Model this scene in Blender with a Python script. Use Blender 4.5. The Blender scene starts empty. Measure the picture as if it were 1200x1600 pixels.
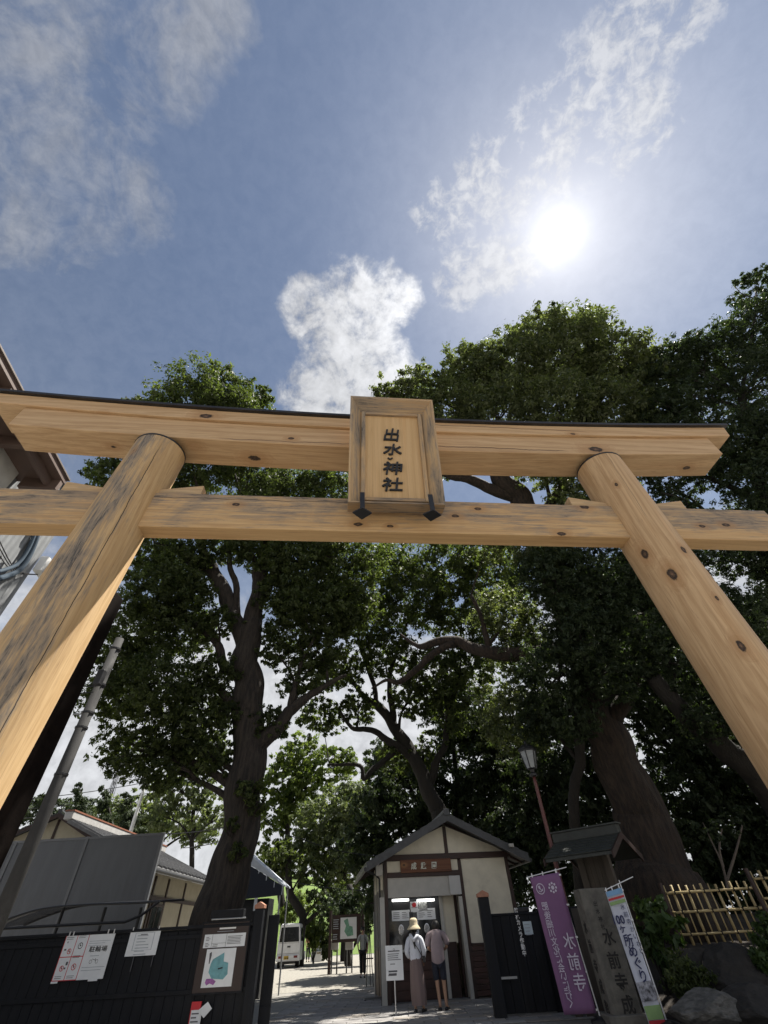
import bpy, bmesh, math, random
import numpy as np
from mathutils import Vector, Matrix
R = math.radians
S = bpy.context.scene
COL = S.collection
# ------------------------------------------------------------------ camera
FPX, PITCH, ROLL, CH = 663.93, .781, -.0577, 1.45
def _axes():
    c, s = math.cos(PITCH), math.sin(PITCH)
    r = np.array([1, 0, 0.]); u = np.array([0, -s, c]); f = np.array([0, c, s])
    cr, sr = math.cos(ROLL), math.sin(ROLL)
    return np.array([cr*r + sr*u, -sr*r + cr*u, f])
AX = _axes()
cd = bpy.data.cameras.new('camera'); cam = bpy.data.objects.new('camera', cd); COL.objects.link(cam)
cd.sensor_fit = 'VERTICAL'; cd.sensor_height = 24; cd.lens = FPX/1600*24
cd.clip_start = .05; cd.clip_end = 3000
m = Matrix.Identity(4)
for i in range(3):
    m[i][0], m[i][1], m[i][2] = AX[0][i], AX[1][i], -AX[2][i]
m.translation = (0, 0, CH); cam.matrix_world = m
S.camera = cam
# ------------------------------------------------------------------ sun, exposure
SUN = Vector((.354, .2137, .9105)).normalized()
sd = bpy.data.lights.new('sun', 'SUN'); sd.energy = 5.0; sd.angle = R(.53); sd.color = (1, .95, .86)
so = bpy.data.objects.new('sun', sd); COL.objects.link(so)
so.rotation_euler = SUN.to_track_quat('Z', 'Y').to_euler(); so.location = (30, 20, 80)
S.view_settings.view_transform = 'Standard'; S.view_settings.look = 'None'
S.view_settings.exposure = 1.10; S.view_settings.gamma = 1; S.view_settings.use_curve_mapping = False
S.render.engine = 'CYCLES'
try:
    S.cycles.max_bounces = 8; S.cycles.diffuse_bounces = 4; S.cycles.transmission_bounces = 4
    S.cycles.transparent_max_bounces = 8; S.cycles.sample_clamp_indirect = 8; S.cycles.caustics_reflective = False
    S.cycles.caustics_refractive = False
except Exception: pass
# pixel of the photograph -> place in the world
def ray(u, v): return AX.T @ np.array([(u-600)/FPX, (800-v)/FPX, 1.])
def at(u, v, Y):
    d = ray(u, v); return Vector((np.array([0, 0, CH]) + d*(Y/d[1])).tolist())
def gp(u, v, z=0):
    d = ray(u, v); return Vector((np.array([0, 0, CH]) + d*((z-CH)/d[2])).tolist())
def depth(p): return float(AX[2] @ (np.array(p) - [0, 0, CH]))
def ppx(p, n): return n*depth(p)/FPX         # n photograph pixels at point p, in metres
# ------------------------------------------------------------------ node helper
class NT:
    def __init__(s, tree): s.t = tree; s.n = tree.nodes; s.l = tree.links
    def new(s, typ, **kw):
        n = s.n.new(typ)
        for k, v in kw.items():
            if k.startswith('i_'):
                key = k[2:]; key = int(key) if key.isdigit() else key.replace('_', ' ')
                s.put(n.inputs[key], v)
            else: setattr(n, k, v)
        return n
    def put(s, sock, v):
        if hasattr(v, 'links') and hasattr(v, 'is_output'): s.l.new(v, sock)
        elif hasattr(v, 'outputs'): s.l.new(v.outputs[0], sock)
        else: sock.default_value = v
    def math(s, op, a, b=None, c=None, clamp=False):
        n = s.n.new('ShaderNodeMath'); n.operation = op; n.use_clamp = clamp
        s.put(n.inputs[0], a)
        if b is not None: s.put(n.inputs[1], b)
        if c is not None: s.put(n.inputs[2], c)
        return n.outputs[0]
    def vmath(s, op, a, b=None, out=0):
        n = s.n.new('ShaderNodeVectorMath'); n.operation = op; s.put(n.inputs[0], a)
        if b is not None: s.put(n.inputs[1], b)
        return n.outputs[out]
    def mapr(s, v, a, b, c=0., d=1., smooth=True):
        n = s.n.new('ShaderNodeMapRange'); n.interpolation_type = 'SMOOTHSTEP' if smooth else 'LINEAR'; n.clamp = True
        s.put(n.inputs[0], v)
        for i, x in enumerate((a, b, c, d)): s.put(n.inputs[i+1], x)
        return n.outputs[0]
    def mix(s, f, a, b, blend='MIX'):
        n = s.n.new('ShaderNodeMix'); n.data_type = 'RGBA'; n.blend_type = blend
        s.put(n.inputs[0], f); s.put(n.inputs[6], a if hasattr(a, 'is_output') else c4(a)); s.put(n.inputs[7], b if hasattr(b, 'is_output') else c4(b))
        return n.outputs[2]
    def noise(s, vec, scale, detail=4, rough=.55, dist=0., dims='3D'):
        n = s.n.new('ShaderNodeTexNoise'); n.noise_dimensions = dims
        if vec is not None: s.put(n.inputs['Vector'], vec)
        n.inputs['Scale'].default_value = scale; n.inputs['Detail'].default_value = detail
        n.inputs['Roughness'].default_value = rough; n.inputs['Distortion'].default_value = dist
        return n
    def mapping(s, vec, loc=(0, 0, 0), rot=(0, 0, 0), scale=(1, 1, 1)):
        n = s.n.new('ShaderNodeMapping'); s.put(n.inputs[0], vec)
        n.inputs[1].default_value = loc; n.inputs[2].default_value = rot; n.inputs[3].default_value = scale
        return n.outputs[0]
def c4(c): return (c[0], c[1], c[2], 1) if len(c) == 3 else c
# ------------------------------------------------------------------ world: sky with clouds
W = bpy.data.worlds.new('World'); S.world = W; W.use_nodes = True
w = NT(W.node_tree); w.n.clear()
out = w.new('ShaderNodeOutputWorld'); bg = w.new('ShaderNodeBackground')
SKY_S = .05
bg.inputs['Strength'].default_value = SKY_S
sky = w.new('ShaderNodeTexSky'); sky.sky_type = 'NISHITA'; sky.sun_disc = False
sky.sun_elevation = math.asin(SUN.z); sky.sun_rotation = math.atan2(SUN.x, SUN.y)
sky.air_density = 1.0; sky.dust_density = .5; sky.ozone_density = 2.0
tc = w.new('ShaderNodeTexCoord'); D = tc.outputs['Generated']
sep = w.new('ShaderNodeSeparateXYZ'); w.put(sep.inputs[0], D); dz = sep.outputs[2]
den = w.math('ADD', w.math('MAXIMUM', dz, 0.), .12)
cmb = w.new('ShaderNodeCombineXYZ'); w.put(cmb.inputs[0], w.math('DIVIDE', sep.outputs[0], den)); w.put(cmb.inputs[1], w.math('DIVIDE', sep.outputs[1], den))
P2 = cmb.outputs[0]                                    # direction laid on a flat cloud layer
n_big = w.noise(P2, 1.6, 9, .62, .4).outputs[0]
n_fine = w.noise(P2, 7.0, 8, .6, .6).outputs[0]
n_str = w.noise(w.mapping(P2, rot=(0, 0, R(-35)), scale=(9, 2.6, 1)), 1.5, 9, .66, .7).outputs[0]
n_puff = w.mapr(w.noise(D, 13, 9, .64, .25).outputs[0], .30, .70, smooth=False)
n_pf2 = w.mapr(w.noise(D, 34, 7, .66, .2).outputs[0], .3, .7, smooth=False)
n_mot = w.mapr(w.noise(D, 36, 6, .64, .3).outputs[0], .36, .64, smooth=False); n_mid = w.mapr(w.noise(D, 6.5, 10, .62, .5).outputs[0], .32, .68, smooth=False)
n_big_ = w.mapr(n_big, .30, .70, smooth=False); n_str_ = w.mapr(n_str, .32, .68, smooth=False); n_fine_ = w.mapr(n_fine, .3, .7, smooth=False)
warp = w.noise(D, 5, 5, .6)
Dw = w.vmath('ADD', D, w.vmath('SCALE', w.vmath('SUBTRACT', warp.outputs['Color'], (.5, .5, .5)), None))
Dw.node.inputs[1].links[0].from_node.inputs['Scale'].default_value = .12
Dw = w.vmath('NORMALIZE', Dw)
def cap(u, v, rpx, soft=1.0, vec=None):
    d = ray(u, v); d = d/np.linalg.norm(d); e = ray(u+rpx, v); e = e/np.linalg.norm(e)
    a = math.acos(min(1, float(d@e)))
    dot = w.vmath('DOT_PRODUCT', vec if vec is not None else Dw, tuple(d.tolist()), out='Value')
    return w.mapr(dot, math.cos(a*(1+.0*soft)), math.cos(a*(1-soft) if soft < 1 else 0))
def union(lst):
    r = lst[0]
    for x in lst[1:]: r = w.math('MAXIMUM', r, x)
    return r
def dens_(mask, nz, k, lo, hi): return w.mapr(w.math('MULTIPLY', mask, w.math('ADD', k, nz)), lo, hi)
cum = dens_(union([cap(558, 485, 105), cap(620, 462, 65), cap(505, 490, 75), cap(550, 560, 120), cap(525, 640, 135), cap(590, 600, 95)]), w.math('ADD', w.math('MULTIPLY', n_puff, .8), w.math('MULTIPLY', n_pf2, .30)), .45, .30, 1.0)
strk = dens_(union([cap(700, 340, 75), cap(770, 290, 105), cap(850, 220, 120), cap(920, 150, 125), cap(980, 80, 130), cap(1040, 10, 140), cap(1000, 190, 90), cap(730, 440, 75), cap(800, 410, 75)]), w.math('ADD', w.math('MULTIPLY', n_mot, .75), w.math('MULTIPLY', n_mid, .55)), .0, .08, 1.05)
lft = dens_(union([cap(70, 90, 260), cap(120, 270, 190), cap(30, 330, 200), cap(250, 20, 190), cap(60, 200, 220), cap(330, 10, 120)]), w.math('ADD', w.math('MULTIPLY', n_mid, .95), w.math('MULTIPLY', n_mot, .14)), .16, .05, 1.15)
wsp = w.mapr(w.math('MULTIPLY', n_big_, w.math('ADD', n_fine_, .3)), .42, 1.2, 0., .6)
low = w.mapr(w.math('ADD', w.math('SUBTRACT', .86, dz), w.math('MULTIPLY', w.math('SUBTRACT', n_big, .5), .9)), .16, .50, 0., .95)
sunang = w.vmath('DOT_PRODUCT', D, tuple(SUN), out='Value')
skyc = w.mix(1., sky.outputs[0], (.90, .95, .97, 1), 'MULTIPLY')
# cloud light: brighter thin cloud near the sun, greyer in the thick of it
cb = w.math('ADD', w.math('ADD', 5.2, w.mapr(dz, .35, .72, 3.2, 0.)), w.mapr(sunang, .86, 1., 0., 3.0))
shade = w.math('ADD', w.math('ADD', .70, w.math('MULTIPLY', n_mot, .22)), w.math('MULTIPLY', w.math('MULTIPLY', cum, w.math('ADD', .25, w.math('MULTIPLY', n_puff, .7))), .72))
ccol = w.vmath('SCALE', (1, 1.01, 1.04), None); w.put(ccol.node.inputs['Scale'], w.math('MULTIPLY', cb, shade))
dens = union([w.math('MULTIPLY', cum, .95), w.math('MULTIPLY', strk, .75), w.math('MULTIPLY', lft, .62), w.math('MULTIPLY', wsp, .35), low, w.mapr(dz, .55, 1., .27, .15)])
c1 = w.mix(dens, skyc, ccol)
# thin high veil lit round the sun, and the sun itself
ang = w.math('ARCCOSINE', w.math('MINIMUM', sunang, .999999))
g1 = w.math('MULTIPLY', w.math('EXPONENT', w.math('MULTIPLY', ang, -1/R(6.5))), 2.4)
g2 = w.math('MULTIPLY', w.math('EXPONENT', w.math('MULTIPLY', ang, -1/R(1.3))), 11.)
disc = w.mapr(ang, R(.5), R(1.45), 60., 0.)
gl = w.vmath('SCALE', (1., .97, .90), None); w.put(gl.node.inputs['Scale'], w.math('ADD', w.math('ADD', g1, g2), disc))
fin = w.vmath('ADD', c1, gl)
w.put(bg.inputs['Color'], fin); w.l.new(bg.outputs[0], out.inputs[0])
W.cycles.sampling_method = 'MANUAL'; W.cycles.sample_map_resolution = 1024
# ------------------------------------------------------------------ materials
MATS = {}
def base_mat(name):
    m = bpy.data.materials.new(name); m.use_nodes = True; t = NT(m.node_tree)
    b = t.n['Principled BSDF']; return m, t, b
def mat(name, col, rough=.6, var=.18, scale=6., bump=.0, bscale=40., metal=0., dirt=None, spec=None, stretch=(1, 1, 1), emit=None, trans=0.):
    if name in MATS: return MATS[name]
    m, t, b = base_mat(name)
    tcx = t.new('ShaderNodeTexCoord'); vec = t.mapping(tcx.outputs['Object'], scale=stretch)
    n = t.noise(vec, scale, 6, .6).outputs[0]
    f = t.mapr(n, .3, .7, 0., 1.)
    dk = tuple(x*(1-var) for x in col[:3]); lt = tuple(min(1, x*(1+var)) for x in col[:3])
    c = t.mix(f, dk, lt)
    if dirt:
        n2 = t.noise(vec, scale*.35, 8, .7, .5).outputs[0]
        c = t.mix(t.mapr(n2, .48, .75, 0., dirt[3] if len(dirt) > 3 else .7), c, dirt[:3])
    t.put(b.inputs['Base Color'], c)
    t.put(b.inputs['Roughness'], t.mapr(n, .2, .8, max(.05, rough-.1), min(1, rough+.1)))
    b.inputs['Metallic'].default_value = metal
    if spec is not None: b.inputs['Specular IOR Level'].default_value = spec
    if bump:
        bn = t.new('ShaderNodeBump'); bn.inputs['Strength'].default_value = bump; bn.inputs['Distance'].default_value = .07 if 'bark' in name else .02
        t.put(bn.inputs['Height'], t.noise(vec, bscale, 5, .6).outputs[0]); t.l.new(bn.outputs[0], b.inputs['Normal'])
    if emit: b.inputs['Emission Color'].default_value = c4(emit[0]); b.inputs['Emission Strength'].default_value = emit[1]
    if trans: b.inputs['Transmission Weight'].default_value = trans; b.inputs['IOR'].default_value = 1.1
    MATS[name] = m; return m
def wood(name, axis, knots=(), grey=0., greymode=None, cracks=(), light=(.62, .43, .25), dark=(.40, .245, .12), seed=0., fine=1.):
    """timber with grain along a local axis; knots = (x, y, z, radius); greymode 'pillar' streaks, 'upper' weathers the upper front"""
    m, t, b = base_mat(name)
    tcx = t.new('ShaderNodeTexCoord'); O = tcx.outputs['Object']
    st = [9, 9, 9]; st[axis] = .55
    kd = [1, 1, 1]; kd[axis] = .55
    warpv = None; kmask = None; kring = None
    for (x, y, z, r) in knots:
        dv = t.vmath('MULTIPLY', t.vmath('SUBTRACT', O, (x, y, z)), tuple(kd))
        L = t.vmath('LENGTH', dv, out='Value')
        L = t.math('ADD', L, t.math('MULTIPLY', t.math('SUBTRACT', t.noise(O, 26, 3).outputs[0], .5), r*.7))
        core = t.mapr(L, r*.72, r*1.05, 1., 0.); ring = t.mapr(L, r*1.0, r*3.4, 1., 0.)
        cr_ = t.mapr(L, 0., r*.9, 1., 0., False); core_ = cr_ if kmask is None else t.math('MAXIMUM', core_, cr_)
        kmask = core if kmask is None else t.math('MAXIMUM', kmask, core)
        kring = ring if kring is None else t.math('MAXIMUM', kring, ring)
    vec = t.mapping(O, loc=(seed, seed*1.7, seed*.3), scale=tuple(st))
    if kring is not None:
        vec = t.vmath('ADD', vec, t.vmath('SCALE', (1.4, 1.1, 1.2), None)); t.put(vec.node.inputs[1].links[0].from_node.inputs['Scale'], t.math('MULTIPLY', kring, .8))
    g = t.noise(vec, 2.2, 9, .62, 1.1).outputs[0]
    big = t.noise(t.mapping(O, loc=(seed*2, 0, seed), scale=tuple(x*.35 for x in st)), 1.2, 4, .6, .8).outputs[0]
    fig = t.new('ShaderNodeTexWave'); fig.wave_type = 'BANDS'; fig.bands_direction = 'Z' if axis != 2 else 'X'
    t.put(fig.inputs['Vector'], t.vmath('ADD', t.mapping(O, scale=tuple(x*.5 for x in st)), t.vmath('SCALE', (1, 1, 1), None)))
    t.put(fig.inputs['Vector'].links[0].from_node.inputs[1].links[0].from_node.inputs['Scale'], t.math('MULTIPLY', big, 2.4))
    fig.inputs['Scale'].default_value = .55; fig.inputs['Distortion'].default_value = 5.; fig.inputs['Detail'].default_value = 3
    f = t.math('ADD', t.math('MULTIPLY', t.mapr(g, .28, .72), .5), t.math('MULTIPLY', fig.outputs[0], .40))
    f = t.math('ADD', f, t.math('MULTIPLY', big, .25))
    c = t.mix(f, dark, light)
    c = t.mix(t.mapr(big, .52, .75, 0., .35), c, (light[0]*.95, light[1]*.78, light[2]*.62))
    fl = t.noise(t.mapping(O, loc=(seed, 3, seed), scale=tuple(x*(2.2 if i != axis else 1.6) for i, x in enumerate(st))), 3., 3, .7).outputs[0]
    c = t.mix(t.mapr(fl, .60, .74, 0., .55), c, (.22, .13, .07))
    ln = t.noise(t.mapping(O, loc=(seed, 8, seed), scale=tuple(x*(4.5 if i != axis else .35) for i, x in enumerate(st))), 2., 2, .5).outputs[0]
    c = t.mix(t.mapr(ln, .5, .7, 0., .32), c, (.30, .175, .08))
    sx = t.new('ShaderNodeSeparateXYZ'); t.put(sx.inputs[0], O)
    if grey:
        gs = t.mapr(t.noise(t.mapping(O, loc=(seed+5, 1, 2), scale=tuple(x*(1.0 if i != axis else 1.3) for i, x in enumerate(st))), 1.7, 10, .7, 1.0).outputs[0], .34, .66, smooth=False)
        gb = t.mapr(t.noise(t.mapping(O, loc=(seed+1, 4, 2), scale=tuple(1. if i != axis else .6 for i in range(3))), 1.5, 5, .65, .7).outputs[0], .34, .66, smooth=False)
        gf = t.mapr(t.noise(t.mapping(O, loc=(seed+5, 1, 2), scale=tuple(x*(2.6 if i != axis else 4) for i, x in enumerate(st))), 2.6, 6, .7, .6).outputs[0], .38, .62, smooth=False)
        v = t.math('ADD', t.math('ADD', t.math('MULTIPLY', gs, .5), t.math('MULTIPLY', gb, .38)), t.math('MULTIPLY', gf, .14))
        grey_ = grey if not hasattr(grey, '__len__') else grey[0]
        if greymode == 'upper':
            v = t.math('ADD', v, t.mapr(sx.outputs[2], -.27, .29, -.10, .26, False))
            v = t.math('ADD', v, t.mapr(sx.outputs[1], -.105, -.08, .0, -.5, False))
        if greymode == 'all': v = t.math('ADD', v, .13)
        if greymode == 'pillar':
            aa = t.math('ARCTAN2', sx.outputs[0], t.math('MULTIPLY', sx.outputs[1], -1.))
            v = t.math('ADD', v, t.mapr(t.math('ABSOLUTE', t.math('SUBTRACT', aa, grey[1])), .0, grey[2], .24, -.40, True))
        c = t.mix(t.mapr(v, .42, .80, 0., grey_*.85), c, (.235, .20, .165))
        c = t.mix(t.math('MULTIPLY', t.mapr(v, .70, .98, 0., grey_), t.mapr(gf, .25, .8, .25, 1.)), c, (.075, .07, .068))
    for cr in cracks:
        if axis == 2:     # an angle on a round post
            aa = t.math('ARCTAN2', sx.outputs[0], t.math('MULTIPLY', sx.outputs[1], -1.))
            pos = aa
            other = sx.outputs[2]
        else: pos = sx.outputs[2]; other = sx.outputs[0]
        wob = t.math('MULTIPLY', t.math('SUBTRACT', t.noise(other, 1.3, 5, .6, 0, '1D').outputs[0] if False else t.noise(t.mapping(O, scale=tuple(.0 if i != axis else 1. for i in range(3))), 1.7, 6, .6).outputs[0], .5), cr[1])
        d = t.math('ABSOLUTE', t.math('SUBTRACT', t.math('ADD', pos, wob), cr[0]))
        lim = t.mapr(t.math('ABSOLUTE', t.math('SUBTRACT', other, cr[3])), cr[4]*.8, cr[4], 1., 0.)
        c = t.mix(t.math('MULTIPLY', t.mapr(d, cr[2]*.35, cr[2], 1., 0.), lim), c, (.035, .025, .02))
    if kmask is not None:
        c = t.mix(t.math('MULTIPLY', kring, .5), c, (.36, .19, .08))
        kc = t.mix(t.math('ADD', t.math('MULTIPLY', t.math('POWER', core_, 2.), .75), t.math('MULTIPLY', t.math('SUBTRACT', t.noise(O, 70, 5, .75).outputs[0], .5), 1.3)), (.025, .018, .014), (.27, .155, .09))
        c = t.mix(kmask, c, kc)
    t.put(b.inputs['Base Color'], c); b.inputs['Roughness'].default_value = .62; b.inputs['Specular IOR Level'].default_value = .3
    bn = t.new('ShaderNodeBump'); bn.inputs['Strength'].default_value = .25; bn.inputs['Distance'].default_value = .01
    t.put(bn.inputs['Height'], g); t.l.new(bn.outputs[0], b.inputs['Normal'])
    return m
def leafmat(name, a, b_, tr=.42, gloss=.45):
    m, t, b = base_mat(name)
    at_ = t.new('ShaderNodeAttribute', attribute_name='tint')
    c = t.mix(at_.outputs['Fac'], a, b_)
    t.put(b.inputs['Base Color'], c); b.inputs['Roughness'].default_value = gloss+.12; b.inputs['Specular IOR Level'].default_value = .3
    tl = t.new('ShaderNodeBsdfTranslucent'); t.put(tl.inputs[0], t.mix(1., c, (1.6, 1.75, .7, 1), 'MULTIPLY'))
    mx = t.new('ShaderNodeMixShader'); mx.inputs[0].default_value = tr
    t.l.new(b.outputs[0], mx.inputs[1]); t.l.new(tl.outputs[0], mx.inputs[2])
    t.l.new(mx.outputs[0], t.n['Material Output'].inputs[0]); return m
M_ink = mat('ink', (.012, .012, .014), .6, .1)
M_blackwood = mat('black_stained_timber', (.007, .008, .011), .6, .4, 9, .25, 60, stretch=(1, 1, .15), spec=.25, dirt=(.022, .022, .024, .55))
M_darkwood = mat('dark_brown_timber', (.032, .015, .011), .6, .35, 7, .2, 50, stretch=(.3, 1, 1))
M_dado = mat('dado_board', (.05, .022, .017), .55, .4, 5, .2, 40, stretch=(.2, 1, 1))
M_plaster = mat('cream_plaster', (.62, .58, .47), .85, .06, 3, .15, 120, dirt=(.36, .33, .27, .5))
M_greyplaster = mat('grey_plaster', (.42, .41, .38), .85, .08, 3, .1, 80)
M_white = mat('white_paint', (.78, .78, .77), .45, .04, 4)
M_vanwhite = mat('van_paint', (.72, .73, .74), .22, .04, 3)
M_paper = mat('paper', (.74, .76, .78), .8, .04, 5)
M_tile = mat('dark_roof_tile', (.045, .047, .05), .5, .3, 5, .2, 30)
M_greytile = mat('grey_roof_tile', (.14, .14, .145), .45, .3, 4, .2, 30)
M_copper = mat('green_copper', (.036, .040, .036), .6, .3, 5, .2, 30)
M_conc = mat('concrete', (.15, .147, .145), .85, .15, 4, .25, 60, dirt=(.16, .15, .14, .6))
M_rod = mat('metal_grey', (.35, .36, .37), .4, .1, 5, metal=.6)
M_steel = mat('brushed_steel', (.55, .55, .56), .3, .08, 8, metal=.9)
M_black = mat('black_metal', (.016, .016, .018), .45, .2, 6)
M_rubber = mat('rubber', (.02, .02, .02), .8, .2, 9)
M_glass = mat('dark_glass', (.012, .014, .016), .08, .2, 2, spec=.6)
M_red = mat('red_print', (.55, .03, .04), .6, .08, 6)
M_pinkcap = mat('bare_cedar_cap', (.36, .17, .11), .7, .15, 8)
M_lamp = mat('fluorescent_tube', (.9, .9, .9), .4, .0, 5, emit=((1, .98, .93), 2.0))
M_bark = mat('bark', (.032, .025, .020), .9, .7, 5, 1.0, 14, stretch=(2.2, 2.2, .35), dirt=(.065, .055, .042, .5))
M_bark2 = mat('brown_bark', (.032, .022, .016), .9, .7, 5, 1.0, 14, stretch=(2.2, 2.2, .4), dirt=(.06, .045, .032, .5))
M_bark_d = mat('dark_bark', (.019, .016, .013), .9, .4, 2.5, .9, 9, stretch=(2, 2, .4))
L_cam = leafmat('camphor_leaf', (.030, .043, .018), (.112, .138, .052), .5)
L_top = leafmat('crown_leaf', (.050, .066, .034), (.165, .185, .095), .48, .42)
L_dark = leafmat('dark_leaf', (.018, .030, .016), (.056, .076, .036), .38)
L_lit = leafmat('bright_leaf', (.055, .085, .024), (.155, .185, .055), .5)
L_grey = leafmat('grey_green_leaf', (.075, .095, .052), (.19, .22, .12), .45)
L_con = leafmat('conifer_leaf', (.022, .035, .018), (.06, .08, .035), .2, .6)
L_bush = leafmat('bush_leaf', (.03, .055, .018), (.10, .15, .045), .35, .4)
# ------------------------------------------------------------------ mesh helpers
class MB:
    def __init__(s): s.v = []; s.f = []
    def add(s, vs, fs):
        o = len(s.v); s.v += [tuple(x) for x in vs]; s.f += [tuple(i+o for i in f) for f in fs]; return s
    def box(s, c, d, rz=0, ry=0, rx=0):
        M = Matrix.Rotation(rz, 3, 'Z') @ Matrix.Rotation(ry, 3, 'Y') @ Matrix.Rotation(rx, 3, 'X')
        vs = [Vector(c) + M @ Vector((x*d[0]/2, y*d[1]/2, z*d[2]/2)) for x in (-1, 1) for y in (-1, 1) for z in (-1, 1)]
        return s.add(vs, [(0, 1, 3, 2), (4, 6, 7, 5), (0, 4, 5, 1), (2, 3, 7, 6), (0, 2, 6, 4), (1, 5, 7, 3)])
    def bx(s, a, b):
        return s.box([(a[i]+b[i])/2 for i in range(3)], [abs(b[i]-a[i]) for i in range(3)])
    def tube(s, pts, rs, n=10, caps=True, jit=0., rnd=None):
        pts = [Vector(p) for p in pts]; rings = []
        if not hasattr(rs, '__len__'): rs = [rs]*len(pts)
        ref = Vector((0, 0, 1))
        for i, p in enumerate(pts):
            d = (pts[min(i+1, len(pts)-1)] - pts[max(i-1, 0)])
            d = d.normalized() if d.length > 1e-9 else Vector((0, 0, 1))
            if i == 0:
                x = d.cross(Vector((0, 1, 0)) if abs(d.y) < .9 else Vector((1, 0, 0))).normalized()
            else:
                x = (x - d*x.dot(d)).normalized()
            y = d.cross(x)
            rr = rs[i]
            rings.append([p + (x*math.cos(a) + y*math.sin(a))*rr*(1+(rnd.uniform(-jit, jit) if rnd else 0)) for a in [2*math.pi*k/n for k in range(n)]])
        vs = [q for r in rings for q in r]
        fs = [(i*n+k, i*n+(k+1) % n, (i+1)*n+(k+1) % n, (i+1)*n+k) for i in range(len(pts)-1) for k in range(n)]
        if caps: fs += [tuple(range(n-1, -1, -1)), tuple(range((len(pts)-1)*n, len(pts)*n))]
        return s.add(vs, fs)
    def cyl(s, a, b, r0, r1=None, n=12): return s.tube([a, b], [r0, r0 if r1 is None else r1], n)
    def lathe(s, c, prof, n=20, sx=1, sy=1):
        vs = [(c[0]+r*sx*math.cos(2*math.pi*k/n), c[1]+r*sy*math.sin(2*math.pi*k/n), c[2]+z) for r, z in prof for k in range(n)]
        fs = [(i*n+k, i*n+(k+1) % n, (i+1)*n+(k+1) % n, (i+1)*n+k) for i in range(len(prof)-1) for k in range(n)]
        fs += [tuple(range(n-1, -1, -1)), tuple(range((len(prof)-1)*n, len(prof)*n))]
        return s.add(vs, fs)
    def ball(s, c, r, n=10, m=7):
        if not hasattr(r, '__len__'): r = (r, r, r)
        prof = [(math.sin(math.pi*i/m), -math.cos(math.pi*i/m)) for i in range(m+1)]
        prof = [(max(a, .02), b) for a, b in prof]
        vs = [(c[0]+a*r[0]*math.cos(2*math.pi*k/n), c[1]+a*r[1]*math.sin(2*math.pi*k/n), c[2]+b*r[2]) for a, b in prof for k in range(n)]
        fs = [(i*n+k, i*n+(k+1) % n, (i+1)*n+(k+1) % n, (i+1)*n+k) for i in range(m) for k in range(n)]
        fs += [tuple(range(n-1, -1, -1)), tuple(range(m*n, (m+1)*n))]
        return s.add(vs, fs)
    def prism(s, poly, ext):
        """poly: 3D loop, extruded along vector ext"""
        n = len(poly); e = Vector(ext)
        vs = [Vector(p) for p in poly] + [Vector(p)+e for p in poly]
        fs = [tuple(range(n)), tuple(range(2*n-1, n-1, -1))] + [(i, i+n, (i+1) % n+n, (i+1) % n) for i in range(n)]
        return s.add(vs, fs)
    def grid(s, P):
        h, k = len(P), len(P[0]); return s.add([p for r in P for p in r], [(i*k+j, i*k+j+1, (i+1)*k+j+1, (i+1)*k+j) for i in range(h-1) for j in range(k-1)])
    def build(s, name, m, parent=None, loc=None, rot=None, smooth=False, bev=0., wpar=False, recalc=True):
        me = bpy.data.meshes.new(name); v = s.v
        if wpar and parent is not None:
            o = parent.location; v = [(a-o[0], b-o[1], c-o[2]) for a, b, c in v]
        me.from_pydata(v, [], s.f); me.materials.append(m)
        if recalc:
            bm = bmesh.new(); bm.from_mesh(me); bmesh.ops.recalc_face_normals(bm, faces=bm.faces); bm.to_mesh(me); bm.free()
        if smooth: me.shade_smooth()
        ob = bpy.data.objects.new(name, me); COL.objects.link(ob)
        if parent is not None: ob.parent = parent
        if loc: ob.location = loc
        if rot: ob.rotation_euler = rot
        if bev:
            b = ob.modifiers.new('edge', 'BEVEL'); b.width = bev; b.segments = 2; b.limit_method = 'ANGLE'
        return ob
def tag(o, label, cat, group=None, kind=None):
    if label: o['label'] = label
    if cat: o['category'] = cat
    if group: o['group'] = group
    if kind: o['kind'] = kind
    return o
def thing(name, label, cat, loc=(0, 0, 0), rz=0, group=None):
    o = bpy.data.objects.new(name, None); COL.objects.link(o); o.location = loc; o.rotation_euler = (0, 0, rz); o.empty_display_size = .2
    return tag(o, label, cat, group)
def struct(o): o['kind'] = 'structure'; return o
def inst(src, parent, loc, rot=None, scale=None):
    o = src.copy(); COL.objects.link(o); o.parent = parent; o.location = loc
    if rot: o.rotation_euler = rot
    if scale: o.scale = scale
    return o
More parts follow.
